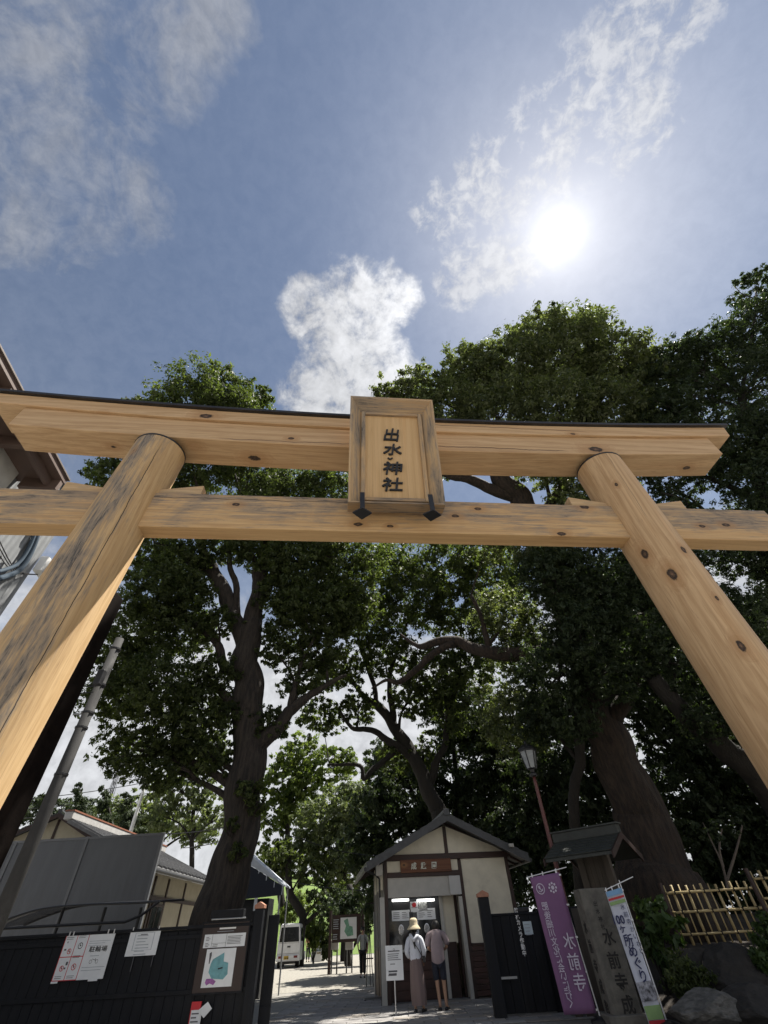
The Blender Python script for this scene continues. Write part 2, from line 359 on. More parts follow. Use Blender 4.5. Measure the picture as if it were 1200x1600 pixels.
def text(body, size, m, parent, loc, rot=(0, 0, 0), name='lettering', ext=.0, off=0., mirror=False, line=1., sx=1., shear=0., fit=None, base='FACE'):
    """lettering in the local XZ plane facing -Y, centred on loc"""
    cu = bpy.data.curves.new(name, 'FONT'); cu.body = body; cu.size = size; cu.align_x = 'CENTER'; cu.space_line = line
    cu.resolution_u = 2; cu.extrude = ext; cu.offset = off; cu.shear = shear
    to = bpy.data.objects.new(name, cu); COL.objects.link(to)
    dg = bpy.context.evaluated_depsgraph_get(); dg.update()
    me = bpy.data.meshes.new_from_object(to.evaluated_get(dg)); bpy.data.objects.remove(to)
    n = len(me.vertices); co = np.zeros(n*3, np.float32)
    if n:
        me.vertices.foreach_get('co', co); co = co.reshape(-1, 3); lo, hi = co.min(0), co.max(0); c = (lo+hi)/2; co = co - [c[0], c[1], 0]
        if fit: co[:, 0] *= fit[0]/(hi[0]-lo[0]); co[:, 1] *= fit[1]/(hi[1]-lo[1])
        co = np.stack([co[:, 0]*(-sx if mirror else sx), -co[:, 2], co[:, 1]], 1)
        me.vertices.foreach_set('co', co.astype(np.float32).ravel())
    me.materials.clear(); me.materials.append(m); me.name = name
    o = bpy.data.objects.new(name, me); COL.objects.link(o); o.parent = parent; o.location = loc; o.rotation_euler = rot
    return o
def quadsheet(name, m, parent, tl, tr, br, bl, thick=.004, nu=1, nv=1, wave=0., bulge=None, wpar=True):
    """a thin sheet between four corners (world), with real thickness towards +Y"""
    tl, tr, br, bl = map(Vector, (tl, tr, br, bl)); b = MB(); P = []
    for j in range(nv+1):
        t = j/nv; a, c = tl.lerp(bl, t), tr.lerp(br, t)
        P.append([a.lerp(c, i/nu) + Vector((0, wave*math.sin(i/nu*5+t*7)*t if wave else 0, 0)) for i in range(nu+1)])
    b.grid(P); k = len(b.v)
    ob = b.build(name, m, parent, wpar=wpar)
    so_ = ob.modifiers.new('thickness', 'SOLIDIFY'); so_.thickness = thick; so_.offset = 0
    if wave: ob.data.shade_smooth()
    return ob
from mathutils import noise as mnoise
def rough_tube(mb, P, Q, n=40, seed=0., amp=1.):
    vs = []; L = 0.
    for i, p in enumerate(P):
        if i: L += (P[i]-P[i-1]).length
        d = (P[min(i+1, len(P)-1)]-P[max(i-1, 0)]).normalized()
        x = Vector((1, 0, 0)); x = (x-d*x.dot(d)).normalized(); y = d.cross(x)
        for k in range(n):
            a = 2*math.pi*k/n; ca, sa = math.cos(a), math.sin(a)
            big = mnoise.noise(Vector((ca*1.3+seed, sa*1.3, L*.55)))*.13
            mid = mnoise.noise(Vector((ca*3.2, sa*3.2+seed, L*1.1)))*.07
            rid = (1-abs(mnoise.noise(Vector((ca*6.5+seed, sa*6.5, L*.9)))*2))*.045
            vs.append(p+(x*ca+y*sa)*Q[i]*(1+amp*(big+mid+rid)))
    mb.add(vs, [(i*n+k, i*n+(k+1) % n, (i+1)*n+(k+1) % n, (i+1)*n+k) for i in range(len(P)-1) for k in range(n)])
def catmull(pts, rs, k=4):
    P = [Vector(p) for p in pts]; o, q = [], []
    for i in range(len(P)-1):
        p0, p1, p2, p3 = P[max(i-1, 0)], P[i], P[i+1], P[min(i+2, len(P)-1)]
        for j in range(k):
            t = j/k
            o.append(.5*((2*p1) + (p2-p0)*t + (2*p0-5*p1+4*p2-p3)*t*t + (3*p1-p0-3*p2+p3)*t**3)); q.append(rs[i]*(1-t)+rs[i+1]*t)
    o.append(P[-1]); q.append(rs[-1]); return o, q
# ------------------------------------------------------------------ foliage
NLEAF = [0]
def foliage(name, m, parent, blobs, seed, leaf=4.6, dens=1.35, clump=.30, flat=.62, leaflen=None, shell=.42, aspect=.46, world=True, kc=1.):
    """blobs: (centre, radius, n_leaves, leaf length) -> one mesh of leaf faces gathered in twigs"""
    rg = np.random.default_rng(seed); V = []; T = []
    for (c, r, nl, ll) in blobs:
        nl = int(nl)
        if nl < 8: continue
        nc = max(4, int(kc*nl/28))
        d = rg.normal(size=(nc, 3)); d /= np.linalg.norm(d, axis=1)[:, None]
        rad = r*(shell + (1-shell)*rg.random(nc)**.6)*(1 + rg.normal(0, .13, nc))
        cc = np.array(c) + d*rad[:, None]*[1, 1, .85]
        cr = clump*r*rg.uniform(.5, 1.15, nc)*(.6 if nc > 60 else 1)
        ct = np.clip(rg.normal(.42, .2, nc), 0, 1)
        k = rg.integers(0, nc, nl)
        e = rg.normal(size=(nl, 3)); e /= np.linalg.norm(e, axis=1)[:, None]
        p = cc[k] + e*(cr[k]*rg.random(nl)**.55)[:, None]*[1, 1, flat]
        nrm = e*.55 + d[k]*.35 + [0, 0, .45] + rg.normal(0, .45, (nl, 3)); nrm /= np.linalg.norm(nrm, axis=1)[:, None]
        tg = np.cross(nrm, rg.normal(size=(nl, 3))); tg /= np.linalg.norm(tg, axis=1)[:, None] + 1e-9
        tg = tg + [0, 0, -.25]; bt = np.cross(nrm, tg)
        L = (ll*np.clip(rg.lognormal(-.08, .33, nl), .4, 1.9))[:, None]
        q = np.stack([p - tg*L*.5, p - tg*L*.02 + bt*L*aspect*.5, p + tg*L*.5 - nrm*L*.12, p - tg*L*.02 - bt*L*aspect*.5], 1)
        V.append(q.reshape(-1, 3)); T.append(np.clip(ct[k] + rg.normal(0, .16, nl), 0, 1))
    V = np.concatenate(V).astype(np.float32); T = np.concatenate(T).astype(np.float32); n = len(T); NLEAF[0] += n
    if parent is not None and world: V -= np.array(parent.location, np.float32)
    me = bpy.data.meshes.new(name); me.vertices.add(4*n); me.vertices.foreach_set('co', V.ravel())
    me.loops.add(4*n); me.loops.foreach_set('vertex_index', np.arange(4*n, dtype=np.int32))
    me.polygons.add(n); me.polygons.foreach_set('loop_start', np.arange(0, 4*n, 4, dtype=np.int32)); me.polygons.foreach_set('loop_total', np.full(n, 4, np.int32))
    me.update(calc_edges=True)
    a = me.attributes.new('tint', 'FLOAT', 'FACE'); a.data.foreach_set('value', T)
    me.materials.append(m)
    o = bpy.data.objects.new(name, me); COL.objects.link(o)
    if parent is not None: o.parent = parent
    return o
def tree(name, label, base, trunk, limbs, blobs, lm, bm_, seed, group=None, leaf=4.6, dens=1.35, cat='tree', autolimb=True, **kw):
    """trunk / limbs: lists of (u, v, Y, radius in photograph px); blobs: (u, v, Y, radius px)"""
    rd = random.Random(seed)
    b0 = Vector(base); t = thing(name, label, cat, b0, 0, group)
    mb = MB(); paths = []
    def path(pts, first=None):
        P = [at(u, v, Y) for u, v, Y, r in pts]; Q = [ppx(p, q[3]) for p, q in zip(P, pts)]
        if first is not None: P = [first] + P; Q = [Q[0]*1.1] + Q
        P, Q = catmull(P, Q, 5)
        P = [p + mnoise.noise_vector(p*.9)*min(.22, Q[i]*1.3) if i else p for i, p in enumerate(P)]
        return P, Q
    if trunk:
        P, Q = path(trunk, b0); paths += list(zip(P, Q))
        if trunk[0][3] > 30: P, Q = catmull(P, Q, 4); rough_tube(mb, P, Q, 48, seed)
        else: mb.tube(P, Q, 18, jit=.07, rnd=rd)
    for l in limbs:
        P, Q = path(l); mb.tube(P, Q, 10, jit=.06, rnd=rd); paths += list(zip(P, Q))
    BL = []
    for (u, v, Y, rp) in blobs:
        c = at(u, v, Y); r = ppx(c, rp); BL.append((tuple(c), r*1.06, dens*2.3*rp*rp, ppx(c, leaf*1.06)))
        if autolimb and paths:
            cand = [(p, q) for p, q in paths if p.z < c.z+.5] or paths
            p, q = min(cand, key=lambda z: (z[0]-c).length + max(0, 1.5-abs(z[0].z-c.z)))
            mid = p.lerp(c, .5) + Vector((rd.uniform(-.1, .1), rd.uniform(-.1, .1), rd.uniform(-.02, .12)))*(c-p).length
            r0 = min(q*.6, .05+.03*(c-p).length)
            P, Q = catmull([p, mid, c], [r0, r0*.6, r0*.25], 4); mb.tube(P, Q, 7)
            for k in range(4):
                e = c + Vector((rd.uniform(-1, 1), rd.uniform(-1, 1), rd.uniform(-.4, .9)))*r*.75
                mb.tube(catmull([mid.lerp(c, rd.uniform(0, .9)), mid.lerp(e, .6)+Vector((0, 0, .1*r)), e], [r0*.4, r0*.25, .012], 3)[0], [r0*.4]*3+[r0*.25]*3+[.012], 5)
    mb.build('trunk', bm_, t, wpar=True, smooth=True, recalc=False)
    foliage('crown', lm, t, BL, seed, **kw)
    return t
# ================================================================== THE SETTING
gm, gt, gb = base_mat('ground_concrete')
O = gt.new('ShaderNodeTexCoord').outputs['Object']
n1 = gt.noise(O, .35, 6, .6).outputs[0]; n2 = gt.noise(O, 14, 6, .7).outputs[0]
gt.put(gb.inputs['Base Color'], gt.mix(gt.math('ADD', gt.math('MULTIPLY', n1, .5), gt.math('MULTIPLY', n2, .5)), (.15, .145, .135), (.29, .275, .25)))
gb.inputs['Roughness'].default_value = .9
bn = gt.new('ShaderNodeBump'); bn.inputs['Strength'].default_value = .5; bn.inputs['Distance'].default_value = .01; gt.put(bn.inputs['Height'], n2); gt.l.new(bn.outputs[0], gb.inputs['Normal'])
struct(MB().add([(-1500, -1500, 0), (1500, -1500, 0), (1500, 1500, 0), (-1500, 1500, 0)], [(0, 1, 2, 3)]).build('ground', gm))
M_gravel = mat('path_gravel', (.25, .235, .205), .9, .35, 9, .8, 35)
struct(MB().add([(-16, 24.2, .004), (2.4, 24.2, .004), (2.4, 62, .004), (-16, 62, .004)], [(0, 1, 2, 3)]).build('garden_path', M_gravel))
bed = struct(MB().bx((-3.75, 14.0, -.02), (4.2, 24.2, .006)).build('paving', mat('joint_sand', (.10, .095, .085), .95, .2, 20)))
M_paver = [mat('paver_%s' % n, c, .85, .2, 5, .35, 50, dirt=(.13, .125, .12, .5)) for n, c in (('light', (.27, .26, .25)), ('mid', (.22, .21, .205)), ('warm', (.25, .225, .20)))]
rp = random.Random(5); pv = [None]*3
y = 14.03; row = 0
while y < 24.0:
    hgt = .34; x = -3.72 + (0 if row % 2 else -.36)
    while x < 3.2:
        x0, x1 = max(x, -3.73), min(x+.72, 4.15)
        if x1 - x0 > .1:
            k = rp.choice([0, 0, 1, 1, 2])
            if pv[k] is None:
                pv[k] = MB().bx((-.35, -.16, -.02), (.35, .16, .012)).build('paver', M_paver[k], bed, bev=.008); o = pv[k]; o.location = ((x0+x1)/2, y+.17, .004)
            else: o = inst(pv[k], bed, ((x0+x1)/2, y+.17, .004+rp.uniform(-.002, .003)))
            o.scale = ((x1-x0-.018)/.70, 1, 1); o.rotation_euler = (rp.uniform(-.004, .004), rp.uniform(-.004, .004), 0)
        x += .72
    y += .355; row += 1
# a grassy mound far behind, lit by the sun
M_lawn = mat('lawn', (.10, .155, .03), .9, .2, 3, .4, 60)
b = MB(); P = []
for j in range(15):
    P.append([(-62+6*i, 66+j*3, .02+9.5*math.exp(-((i*6-62+20)/17)**2)*math.sin(min(1, j/9)*math.pi/2)) for i in range(22)])
struct(b.grid(P).build('lawn_hill', M_lawn, smooth=True))
# earth bank on the right that carries the trees and the bamboo fence
M_earth = mat('dark_earth', (.032, .025, .02), .95, .4, 3, .8, 14)
rb = random.Random(3); P = []
for j in range(26):
    Y = 12.1 + j*.55
    P.append([(5.1 + i*.6, Y, .01 + min(1, max(0, (Y-12.4+max(0, (i-9)*.05))/2.4))*(.92+.5*min(1, max(0, (Y-16)/5))) * min(1, i/2.2) + rb.uniform(-.05, .05)*(1 if i else 0)) for i in range(30)])
struct(MB().grid(P).build('earth_bank', M_earth, smooth=True))
# ================================================================== TORII
T = thing('torii_gate', 'large bare cypress torii gate with curved top beam spanning the whole entrance', 'torii gate', (.1389, 3.8883, 0), .1203)
TZ = CH
def tloc(u, v, yl):      # pixel -> torii-local point on the plane y = yl
    M = T.matrix_basis.inverted(); o = M @ Vector((0, 0, CH)); d = M.to_3x3() @ Vector(ray(u, v).tolist()); return o + d*((yl-o.y)/d.y)
bpy.context.view_layer.update()
zs, zn, hn, tn, ts = 5.0198+TZ, 3.4951+TZ, .5795, .2146, .4655
def curve(x): return .0077*x*x
def beam(name, xa, xb, ya, yb, za, zb, m, zc, slant=(0, 0), n=28, bev=.012):
    b = MB(); ring = []
    for i in range(n+1):
        t = i/n; x = xa+(xb-xa)*t
        sl = slant[0] if i == 0 else (slant[1] if i == n else 0)
        ring.append([(x, ya, za+curve(x)), (x, yb, za+curve(x)), (x+sl, yb, zb+curve(x)), (x+sl, ya, zb+curve(x))])
    vs = [(p[0], p[1]-(ya+yb)/2, p[2]-zc) for r in ring for p in r]
    fs = [(i*4+k, i*4+(k+1) % 4, (i+1)*4+(k+1) % 4, (i+1)*4+k) for i in range(n) for k in range(4)] + [(3, 2, 1, 0), (n*4, n*4+1, n*4+2, n*4+3)]
    return b.add(vs, fs).build(name, m, T, (0, (ya+yb)/2, zc), bev=bev)
yc = tn/2; y0 = yc - ts/2
def kn(u, v, yl, zc, yo, r):
    p = tloc(u, v, yl); return (p.x, p.y-yo, p.z-zc, r)
zc = zs+.2
w_shi = wood('cypress_lower_top_beam', 0, [kn(931, 702, y0, zc, yc, .07), kn(455, 685, y0, zc, yc, .03), (-2.85, -.08, zs-zc, .05), (-4.0, .02, zs-zc+.1, .035), (4.9, 0.05, zs-zc+.18, .04), (-2.0, .06, zs-zc, .06)], cracks=[(-.08, .12, .010, 1.6, 1.2), (-.12, .1, .008, -1.2, 1.3)], seed=1.3)
beam('lower_lintel', -5.3443, 5.3758, y0, y0+ts, zs, zs+.4297, w_shi, zc)
zc2 = zs+.43+.125; yk = y0-.0432; yk2 = y0+ts+.0432
w_kas = wood('cypress_top_beam', 0, [kn(322, 650, yk, zc2, yc, .06), kn(157, 648, yk, zc2, yc, .05), kn(895, 678, yk, zc2, yc, .025)], cracks=[(.06, .1, .008, 1.8, 1.5)], seed=4.1)
beam('top_lintel', -5.80, 5.7751, yk, yk2, zs+.4317, zs+.4297+.2509, w_kas, zc2, slant=(-.05, .05))
M_cap = mat('dark_metal_cap', (.03, .026, .024), .45, .3, 4, metal=.3)
cb = MB(); rg_ = []
for i in range(33):
    x = -5.9 + 11.78*i/32; zz = zs+.6826+curve(x)
    rg_.append([(x, yk-.045, zz), (x, yk2+.045, zz), (x, yk2+.045, zz+.05), (x, (yk+yk2)/2, zz+.15), (x, yk-.045, zz+.05)])
cb.add([p for r in rg_ for p in r], [(i*5+k, i*5+(k+1) % 5, (i+1)*5+(k+1) % 5, (i+1)*5+k) for i in range(32) for k in range(5)] + [(4, 3, 2, 1, 0), tuple(range(160, 165))])
cb.build('roof_cap', M_cap, T)
zc3 = zn+hn/2
w_nuk = wood('cypress_tie_beam', 0, [kn(556, 819, 0, zc3, tn/2, .035), kn(606, 822, 0, zc3, tn/2, .025), kn(874, 834, 0, zc3, tn/2, .035), kn(708, 806, 0, zc3, tn/2, .03), kn(910, 792, 0, zc3, tn/2, .04), kn(1131, 820, 0, zc3, tn/2, .035), kn(1094, 822, 0, zc3, tn/2, .03), kn(365, 788, 0, zc3, tn/2, .03), kn(743, 795, 0, zc3, tn/2, .03)], grey=.85, greymode='upper', cracks=[(.21, .1, .006, -2., 1.5)], light=(.64, .43, .22), dark=(.46, .28, .13), seed=7.7)
MB().box((0, 0, 0), (10.62, tn, hn)).build('tie_beam', w_nuk, T, (.03, tn/2, zc3), bev=.01)
# the lengths of nuki's grain differ from the posts: wedges driven in above it, thick end outward
w_wed = wood('cypress_wedge', 0, [], grey=.5, seed=2.2, light=(.62, .44, .25), dark=(.46, .30, .15))
wk = None
for xo, xi in ((-4.19, -3.45), (-2.49, -3.2), (2.49, 3.2), (4.19, 3.45)):
    d = 1 if xi > xo else -1
    if wk is None:
        L = abs(xi-xo)
        wk = MB().prism([(0, -.075, 0), (0, -.075, .19), (L, -.075, .05), (L, -.075, 0)], (0, .15, 0)).build('wedge', w_wed, T, (xo, tn/2, zn+hn+.003), bev=.006)
    else: inst(wk, T, (xo, tn/2, zn+hn+.003), (0, 0, 0 if d > 0 else math.pi))
for side in (-1, 1):
    tilt, rt = .0427, .3358
    Zt = zs; X = lambda z: side*(3.3 + tilt*(Zt-z))
    b = MB(); nz, na = 30, 48; vs = []
    zc4 = 3.2; xc = X(zc4)
    for i in range(nz+1):
        z = Zt*i/nz; rr = rt+.0013*(Zt-z)
        for k in range(na):
            a = 2*math.pi*k/na; vs.append((X(z)-xc+rr*math.cos(a), rr*math.sin(a), z-zc4))
    fs = [(i*na+k, i*na+(k+1) % na, (i+1)*na+(k+1) % na, (i+1)*na+k) for i in range(nz) for k in range(na)]
    b.add(vs, fs)
    if side < 0:
        # facing the camera from the left post: towards +x,-y
        mw = wood('cypress_post_weathered', 2, [(.0, -.335, 2.9, .025)], grey=(1., .22, 1.5), greymode='pillar', cracks=[(.78, .16, .016, .5, 2.75), (.30, .25, .006, 1.5, 1.0)], light=(.62, .43, .23), dark=(.44, .28, .13), seed=9.1)
    else:
        ka = lambda a, z, r: (math.sin(a)*.338 + side*.0427*(zc4-(z+zc4)), -math.cos(a)*.338, z, r)
        pk = []
        for (u, v, r) in ((963, 757, .022), (1008, 866, .044), (1050, 897, .048), (1068, 859, .032), (1158, 1009, .036), (1010, 720, .03), (1120, 935, .02)):
            # where the sight line meets the post
            o = T.matrix_basis.inverted() @ Vector((0, 0, CH)); d = T.matrix_basis.inverted().to_3x3() @ Vector(ray(u, v).tolist())
            best = None
            for k in range(400):
                p = o + d*(2+k*.02)
                if math.hypot(p.x-X(p.z), p.y-yc) < .345: best = p; break
            if best: pk.append((best.x-xc, best.y-yc, best.z-zc4, r))
        mw = wood('cypress_post', 2, pk, grey=(.9, .95, .62), greymode='pillar', cracks=[(.42, .34, .010, 1.2, 2.0), (-.55, .2, .006, 2.6, .75)], seed=12.4)
    b.build('pillar', mw, T, (xc, yc, zc4), smooth=True)
    MB().lathe((X(Zt-.03), yc, Zt-.045), [(rt+.002, .02), (rt+.007, .022), (rt+.007, .044), (rt+.002, .046)], 48).build('joint_shadow_ring', M_black, T)  # black ring stands in for the shadow gap under the lintel
    MB().lathe((X(0), yc, 0), [(.52, 0), (.52, .10), (.44, .16)], 40).build('base_stone', M_conc, T, smooth=False)
# name plaque, leaning forward from the tie beam
PQ = thing('shrine_name_plaque', 'framed wooden name plaque with four black characters at centre of the torii', 'plaque', T.matrix_basis @ Vector((-.012, -.165, 5.16)), .1203)
lean = math.atan(.2)
w_pq = wood('plaque_board', 2, [], light=(.60, .41, .22), dark=(.50, .32, .15), seed=3.3)
w_pf = wood('plaque_frame_wood', 2, [], grey=.95, greymode='all', light=(.56, .40, .23), dark=(.42, .27, .14), seed=6.1)
w_pfx = wood('plaque_rail_wood', 0, [], grey=.8, greymode='all', light=(.52, .36, .2), dark=(.36, .22, .11), seed=8.1)
pw, ph, fw = .595, 1.86, .150
PR = (lean, 0, 0)
def ploc(x, y, z): return Matrix.Rotation(lean, 3, 'X') @ Vector((x, y, z))
MB().bx((-pw+fw-.02, .0, .1), (pw-fw+.02, .05, ph-.1)).build('panel', w_pq, PQ, (0, 0, 0), PR)
for nm, mm, poly in (('frame_rail', w_pfx, 't'), ('frame_rail', w_pfx, 'b'), ('frame_stile', w_pf, 'l'), ('frame_stile', w_pf, 'r')):
    # bevelled moulding: rim stands 0.14 proud, slopes to the panel
    z0f, z1f = 0, ph; of, inn = -.15, -.012
    fwb = .10
    Oq = {'tl': (-pw, z1f), 'tr': (pw, z1f), 'br': (pw, z0f), 'bl': (-pw, z0f)}
    Iq = {'tl': (-pw+fw, z1f-fw-.02), 'tr': (pw-fw, z1f-fw-.02), 'br': (pw-fw, z0f+fwb), 'bl': (-pw+fw, z0f+fwb)}
    a, c = {'t': ('tl', 'tr'), 'b': ('br', 'bl'), 'l': ('bl', 'tl'), 'r': ('tr', 'br')}[poly]
    o1, o2, i1, i2 = Oq[a], Oq[c], Iq[a], Iq[c]
    e = .03
    def inw(o, i): return (o[0]+(i[0]-o[0])*.18, o[1]+(i[1]-o[1])*.18)
    r1, r2 = inw(o1, i1), inw(o2, i2)
    vs = [(o1[0], .06, o1[1]), (o2[0], .06, o2[1]), (o2[0], of, o2[1]), (o1[0], of, o1[1]),
          (r1[0], of, r1[1]), (r2[0], of, r2[1]), (i2[0], inn, i2[1]), (i1[0], inn, i1[1]), (i1[0], .06, i1[1]), (i2[0], .06, i2[1])]
    MB().add(vs, [(0, 1, 2, 3), (3, 2, 5, 4), (4, 5, 6, 7), (7, 6, 9, 8), (8, 9, 1, 0), (0, 3, 4, 7, 8), (1, 9, 6, 5, 2)]).build(nm, mm, PQ, (0, 0, 0), PR)
ix, iz0, iz1 = pw-fw-.012, .115, ph-fw-.035
for (a, c, mm, nm) in (((-ix, -.04, iz0), (-ix+.055, .01, iz1), w_pf, 'bead_stile'), ((ix-.055, -.04, iz0), (ix, .01, iz1), w_pf, 'bead_stile'), ((-ix+.056, -.038, iz0), (ix-.056, .01, iz0+.05), w_pfx, 'bead_rail'), ((-ix+.056, -.038, iz1-.05), (ix-.056, .01, iz1), w_pfx, 'bead_rail')):
    MB().bx(a, c).build(nm, mm, PQ, (0, 0, 0), PR, bev=.006)
PQI = (Matrix.Translation(PQ.location) @ Matrix.Rotation(.1203, 4, 'Z') @ Matrix.Rotation(lean, 4, 'X')).inverted()
def pl_(u, v):
    o = PQI @ Vector((0, 0, CH)); d = PQI.to_3x3() @ Vector(ray(u, v).tolist()); return o + d*((-.012-o.y)/d.y)
for ch, u, v, fx, fz, sh in (('出', 611.5, 679.5, .225, .235, .16), ('水', 613, 702.5, .255, .20, .12), ('神', 614, 731.5, .265, .215, .1), ('社', 613.3, 757, .27, .215, .1)):
    q = pl_(u, v); text(ch, .3, M_ink, PQ, ploc(q.x, -.012, q.z), PR, 'character', ext=.012, off=.004, shear=sh, fit=(fx, fz))
q = pl_(609.5, 716.8); MB().tube(catmull([(-.03, 0, .01), (0, 0, -.012), (.032, 0, .012)], [.01, .02, .012])[0], [.012]*9, 8).build('brush_dot', M_ink, PQ, ploc(q.x, -.016, q.z), PR)
for x in (-.42, .42):
    hb = MB().bx((x-.028, -.165, -.16), (x+.028, -.152, .13)).bx((x-.028, -.165, -.16), (x+.028, .0, -.147))
    hb.add([(x-.115, -.10, -.168), (x, -.19, -.168), (x+.115, -.10, -.168), (x, .01, -.168), (x-.115, -.10, -.15), (x, -.19, -.15), (x+.115, -.10, -.15), (x, .01, -.15)], [(3, 2, 1, 0), (4, 5, 6, 7), (0, 1, 5, 4), (1, 2, 6, 5), (2, 3, 7, 6), (3, 0, 4, 7)])
    hb.build('bracket', M_black, PQ)
# ================================================================== dark post, utility pole
p = at(100, 1118, 6.4)
ptop = at(188, 930, 6.4); pr = .17
q = thing('gate_post', 'plain dark brown post standing right behind the left torii pillar', 'post', (p.x-.17, 6.4, 0))
MB().bx((-.16, -.16, .12), (.16, .16, ptop.z)).build('shaft', mat('tarred_timber', (.010, .0075, .0065), .9, .3, 6, .2, 40, spec=.05), q, bev=.02)
MB().bx((-.22, -.22, 0), (.22, .22, .12)).build('foot_block', M_conc, q, bev=.02)
UP = thing('utility_pole', 'tall grey concrete utility pole rising beside the left torii pillar', 'utility pole', at(57, 1300, 10.8).xy.to_3d())
uz = at(193, 998, 10.8).z
MB().tube([(0, 0, 0), (0, 0, uz)], [.155, .11], 16).build('shaft', mat('shaded_concrete', (.042, .041, .041), .9, .2, 4, .3, 50, dirt=(.025, .025, .024, .6)), UP, smooth=True)  # concrete colour darkened to stand for tree shade on the pole
for i, zz in enumerate((uz-.35, uz-1.35, uz-2.05, uz-2.4, uz-3.4)):
    MB().lathe((0, 0, zz), [(.12, 0), (.145, .01), (.145, .05), (.12, .06)], 16).build('steel_band', M_black, UP)
MB().bx((-.02, -.30, uz-1.42), (.16, -.13, uz-1.02)).build('cable_closure', M_black, UP, bev=.03)
MB().cyl((0, .1, uz-2.0), (-.5, .2, uz-1.95), .02, n=6).build('step_bolt', M_rod, UP)
up = UP.location
def wire(name, label, pts, r=.012, sag=.0, group='overhead cables'):
    P = [Vector(p) for p in pts]; o = []
    for i in range(len(P)-1):
        for k in range(10):
            t = k/10; o.append(P[i].lerp(P[i+1], t) - Vector((0, 0, sag*4*t*(1-t))))
    o.append(P[-1]); c = sum(o, Vector())/len(o)
    ob = MB().tube([p-c for p in o], r, 5).build(name, M_black, None, c); tag(ob, label, 'cable', group); return ob
wire('overhead_cable', 'black cable looping from the top of the concrete pole to the left', [(up.x, up.y-.13, uz-1.4), (up.x-3.4, up.y-2.5, uz-1.3)], .016, .25)
wire('overhead_cable', 'second black cable just below it at the concrete pole', [(up.x, up.y-.13, uz-1.55), (up.x-3.4, up.y-2.5, uz-1.6)], .012, .35)
wire('overhead_cable', 'slack thin loop of cable hanging left of the concrete pole', [(up.x-.1, up.y-.1, uz-4.4), (up.x-2.6, up.y-1.5, uz-3.6)], .012, .6)
for i, (v0, v1, lb) in enumerate(((1248, 1222, 'uppermost of the level power lines beyond the concrete pole'), (1262, 1240, 'middle of the level power lines beyond the concrete pole'), (1278, 1250, 'lowest of the level power lines beyond the concrete pole'))):
    wire('power_line', lb, [at(-40, v0+6, 48), at(230, v1, 52)], .035, .3)
wire('garden_cable', 'pale cable stretched from the grey panel to the big camphor trunk', [at(255, 1303, 20), at(352, 1292, 18.6)], .014, .05)
wire('garden_cable', 'lower pale cable running to the camphor trunk above tiled roof', [at(285, 1325, 21), at(352, 1312, 18.6)], .012, .05)
wire('garden_cable', 'thin cable crossing from the camphor tree to the kiosk roof', [at(410, 1278, 19), at(470, 1310, 21), at(600, 1338, 21)], .013, .12)
wire('garden_cable', 'thin lower cable reaching the kiosk eave from the trees', [at(440, 1375, 21), at(575, 1392, 20.5)], .012, .05)
# ================================================================== left apartment building
M_brown = mat('brown_panel', (.115, .075, .06), .6, .12, 2, .05, 30)
M_siding = mat('corrugated_siding', (.22, .23, .24), .65, .10, 3)
M_wallw = mat('pale_render', (.58, .57, .54), .8, .08, 2, .1, 60, dirt=(.35, .34, .32, .4))
c1 = at(101, 757, 8.6)            # far lower corner of the brown eave
AB = thing('apartment_building', 'brown eaved building with corrugated wall at the far left edge behind torii', 'building', (c1.x, c1.y, 0), R(9.6))
ez = c1.z; wx = -1.15
P0, P1 = -7., -.35; n = 108; vs = []
for i in range(n+1):
    yy = P0+(P1-P0)*i/n; dx = .018 if (i % 4) in (0, 1) else -.018
    vs += [(wx+dx, yy, 0), (wx+dx, yy, ez-1.0)]
MB().add(vs, [(2*i, 2*i+2, 2*i+3, 2*i+1) for i in range(n)]).build('corrugated_wall', M_siding, AB, recalc=False)
MB().bx((wx-6, P0+.02, 0), (wx-.03, P1, ez)).build('wall', M_wallw, AB)
MB().bx((wx-6.2, P0-.3, ez), (0, .0, ez+.20)).build('eave', M_brown, AB, bev=.01)
MB().bx((wx-6.2, P0-.3, ez+.203), (.05, .05, ez+.27)).build('eave_trim', mat('beige_trim', (.13, .10, .085), .7, .06, 4), AB, bev=.01)
MB().bx((-.40, P0, ez-.30), (-.28, -.12, ez-.004)).build('fascia', M_brown, AB, bev=.01)
src = None
for i in range(5):
    o = MB().bx((-1.10, -.10, -.40), (-.02, .05, -.004)).build('eave_bracket', M_brown, AB, (0, -.1-1.6*i, ez)) if src is None else inst(src, AB, (0, -.1-1.6*i, ez)); src = src or o
for i in range(0):
    f_ = MB().bx((wx-.02, -3.1-2.2*i, ez-2.9), (wx+.05, -1.9-2.2*i, ez-1.5)).build('window', M_rod, AB); MB().bx((wx+.04, -3.04-2.2*i, ez-2.84), (wx+.056, -1.96-2.2*i, ez-1.56)).build('pane', M_glass, f_)
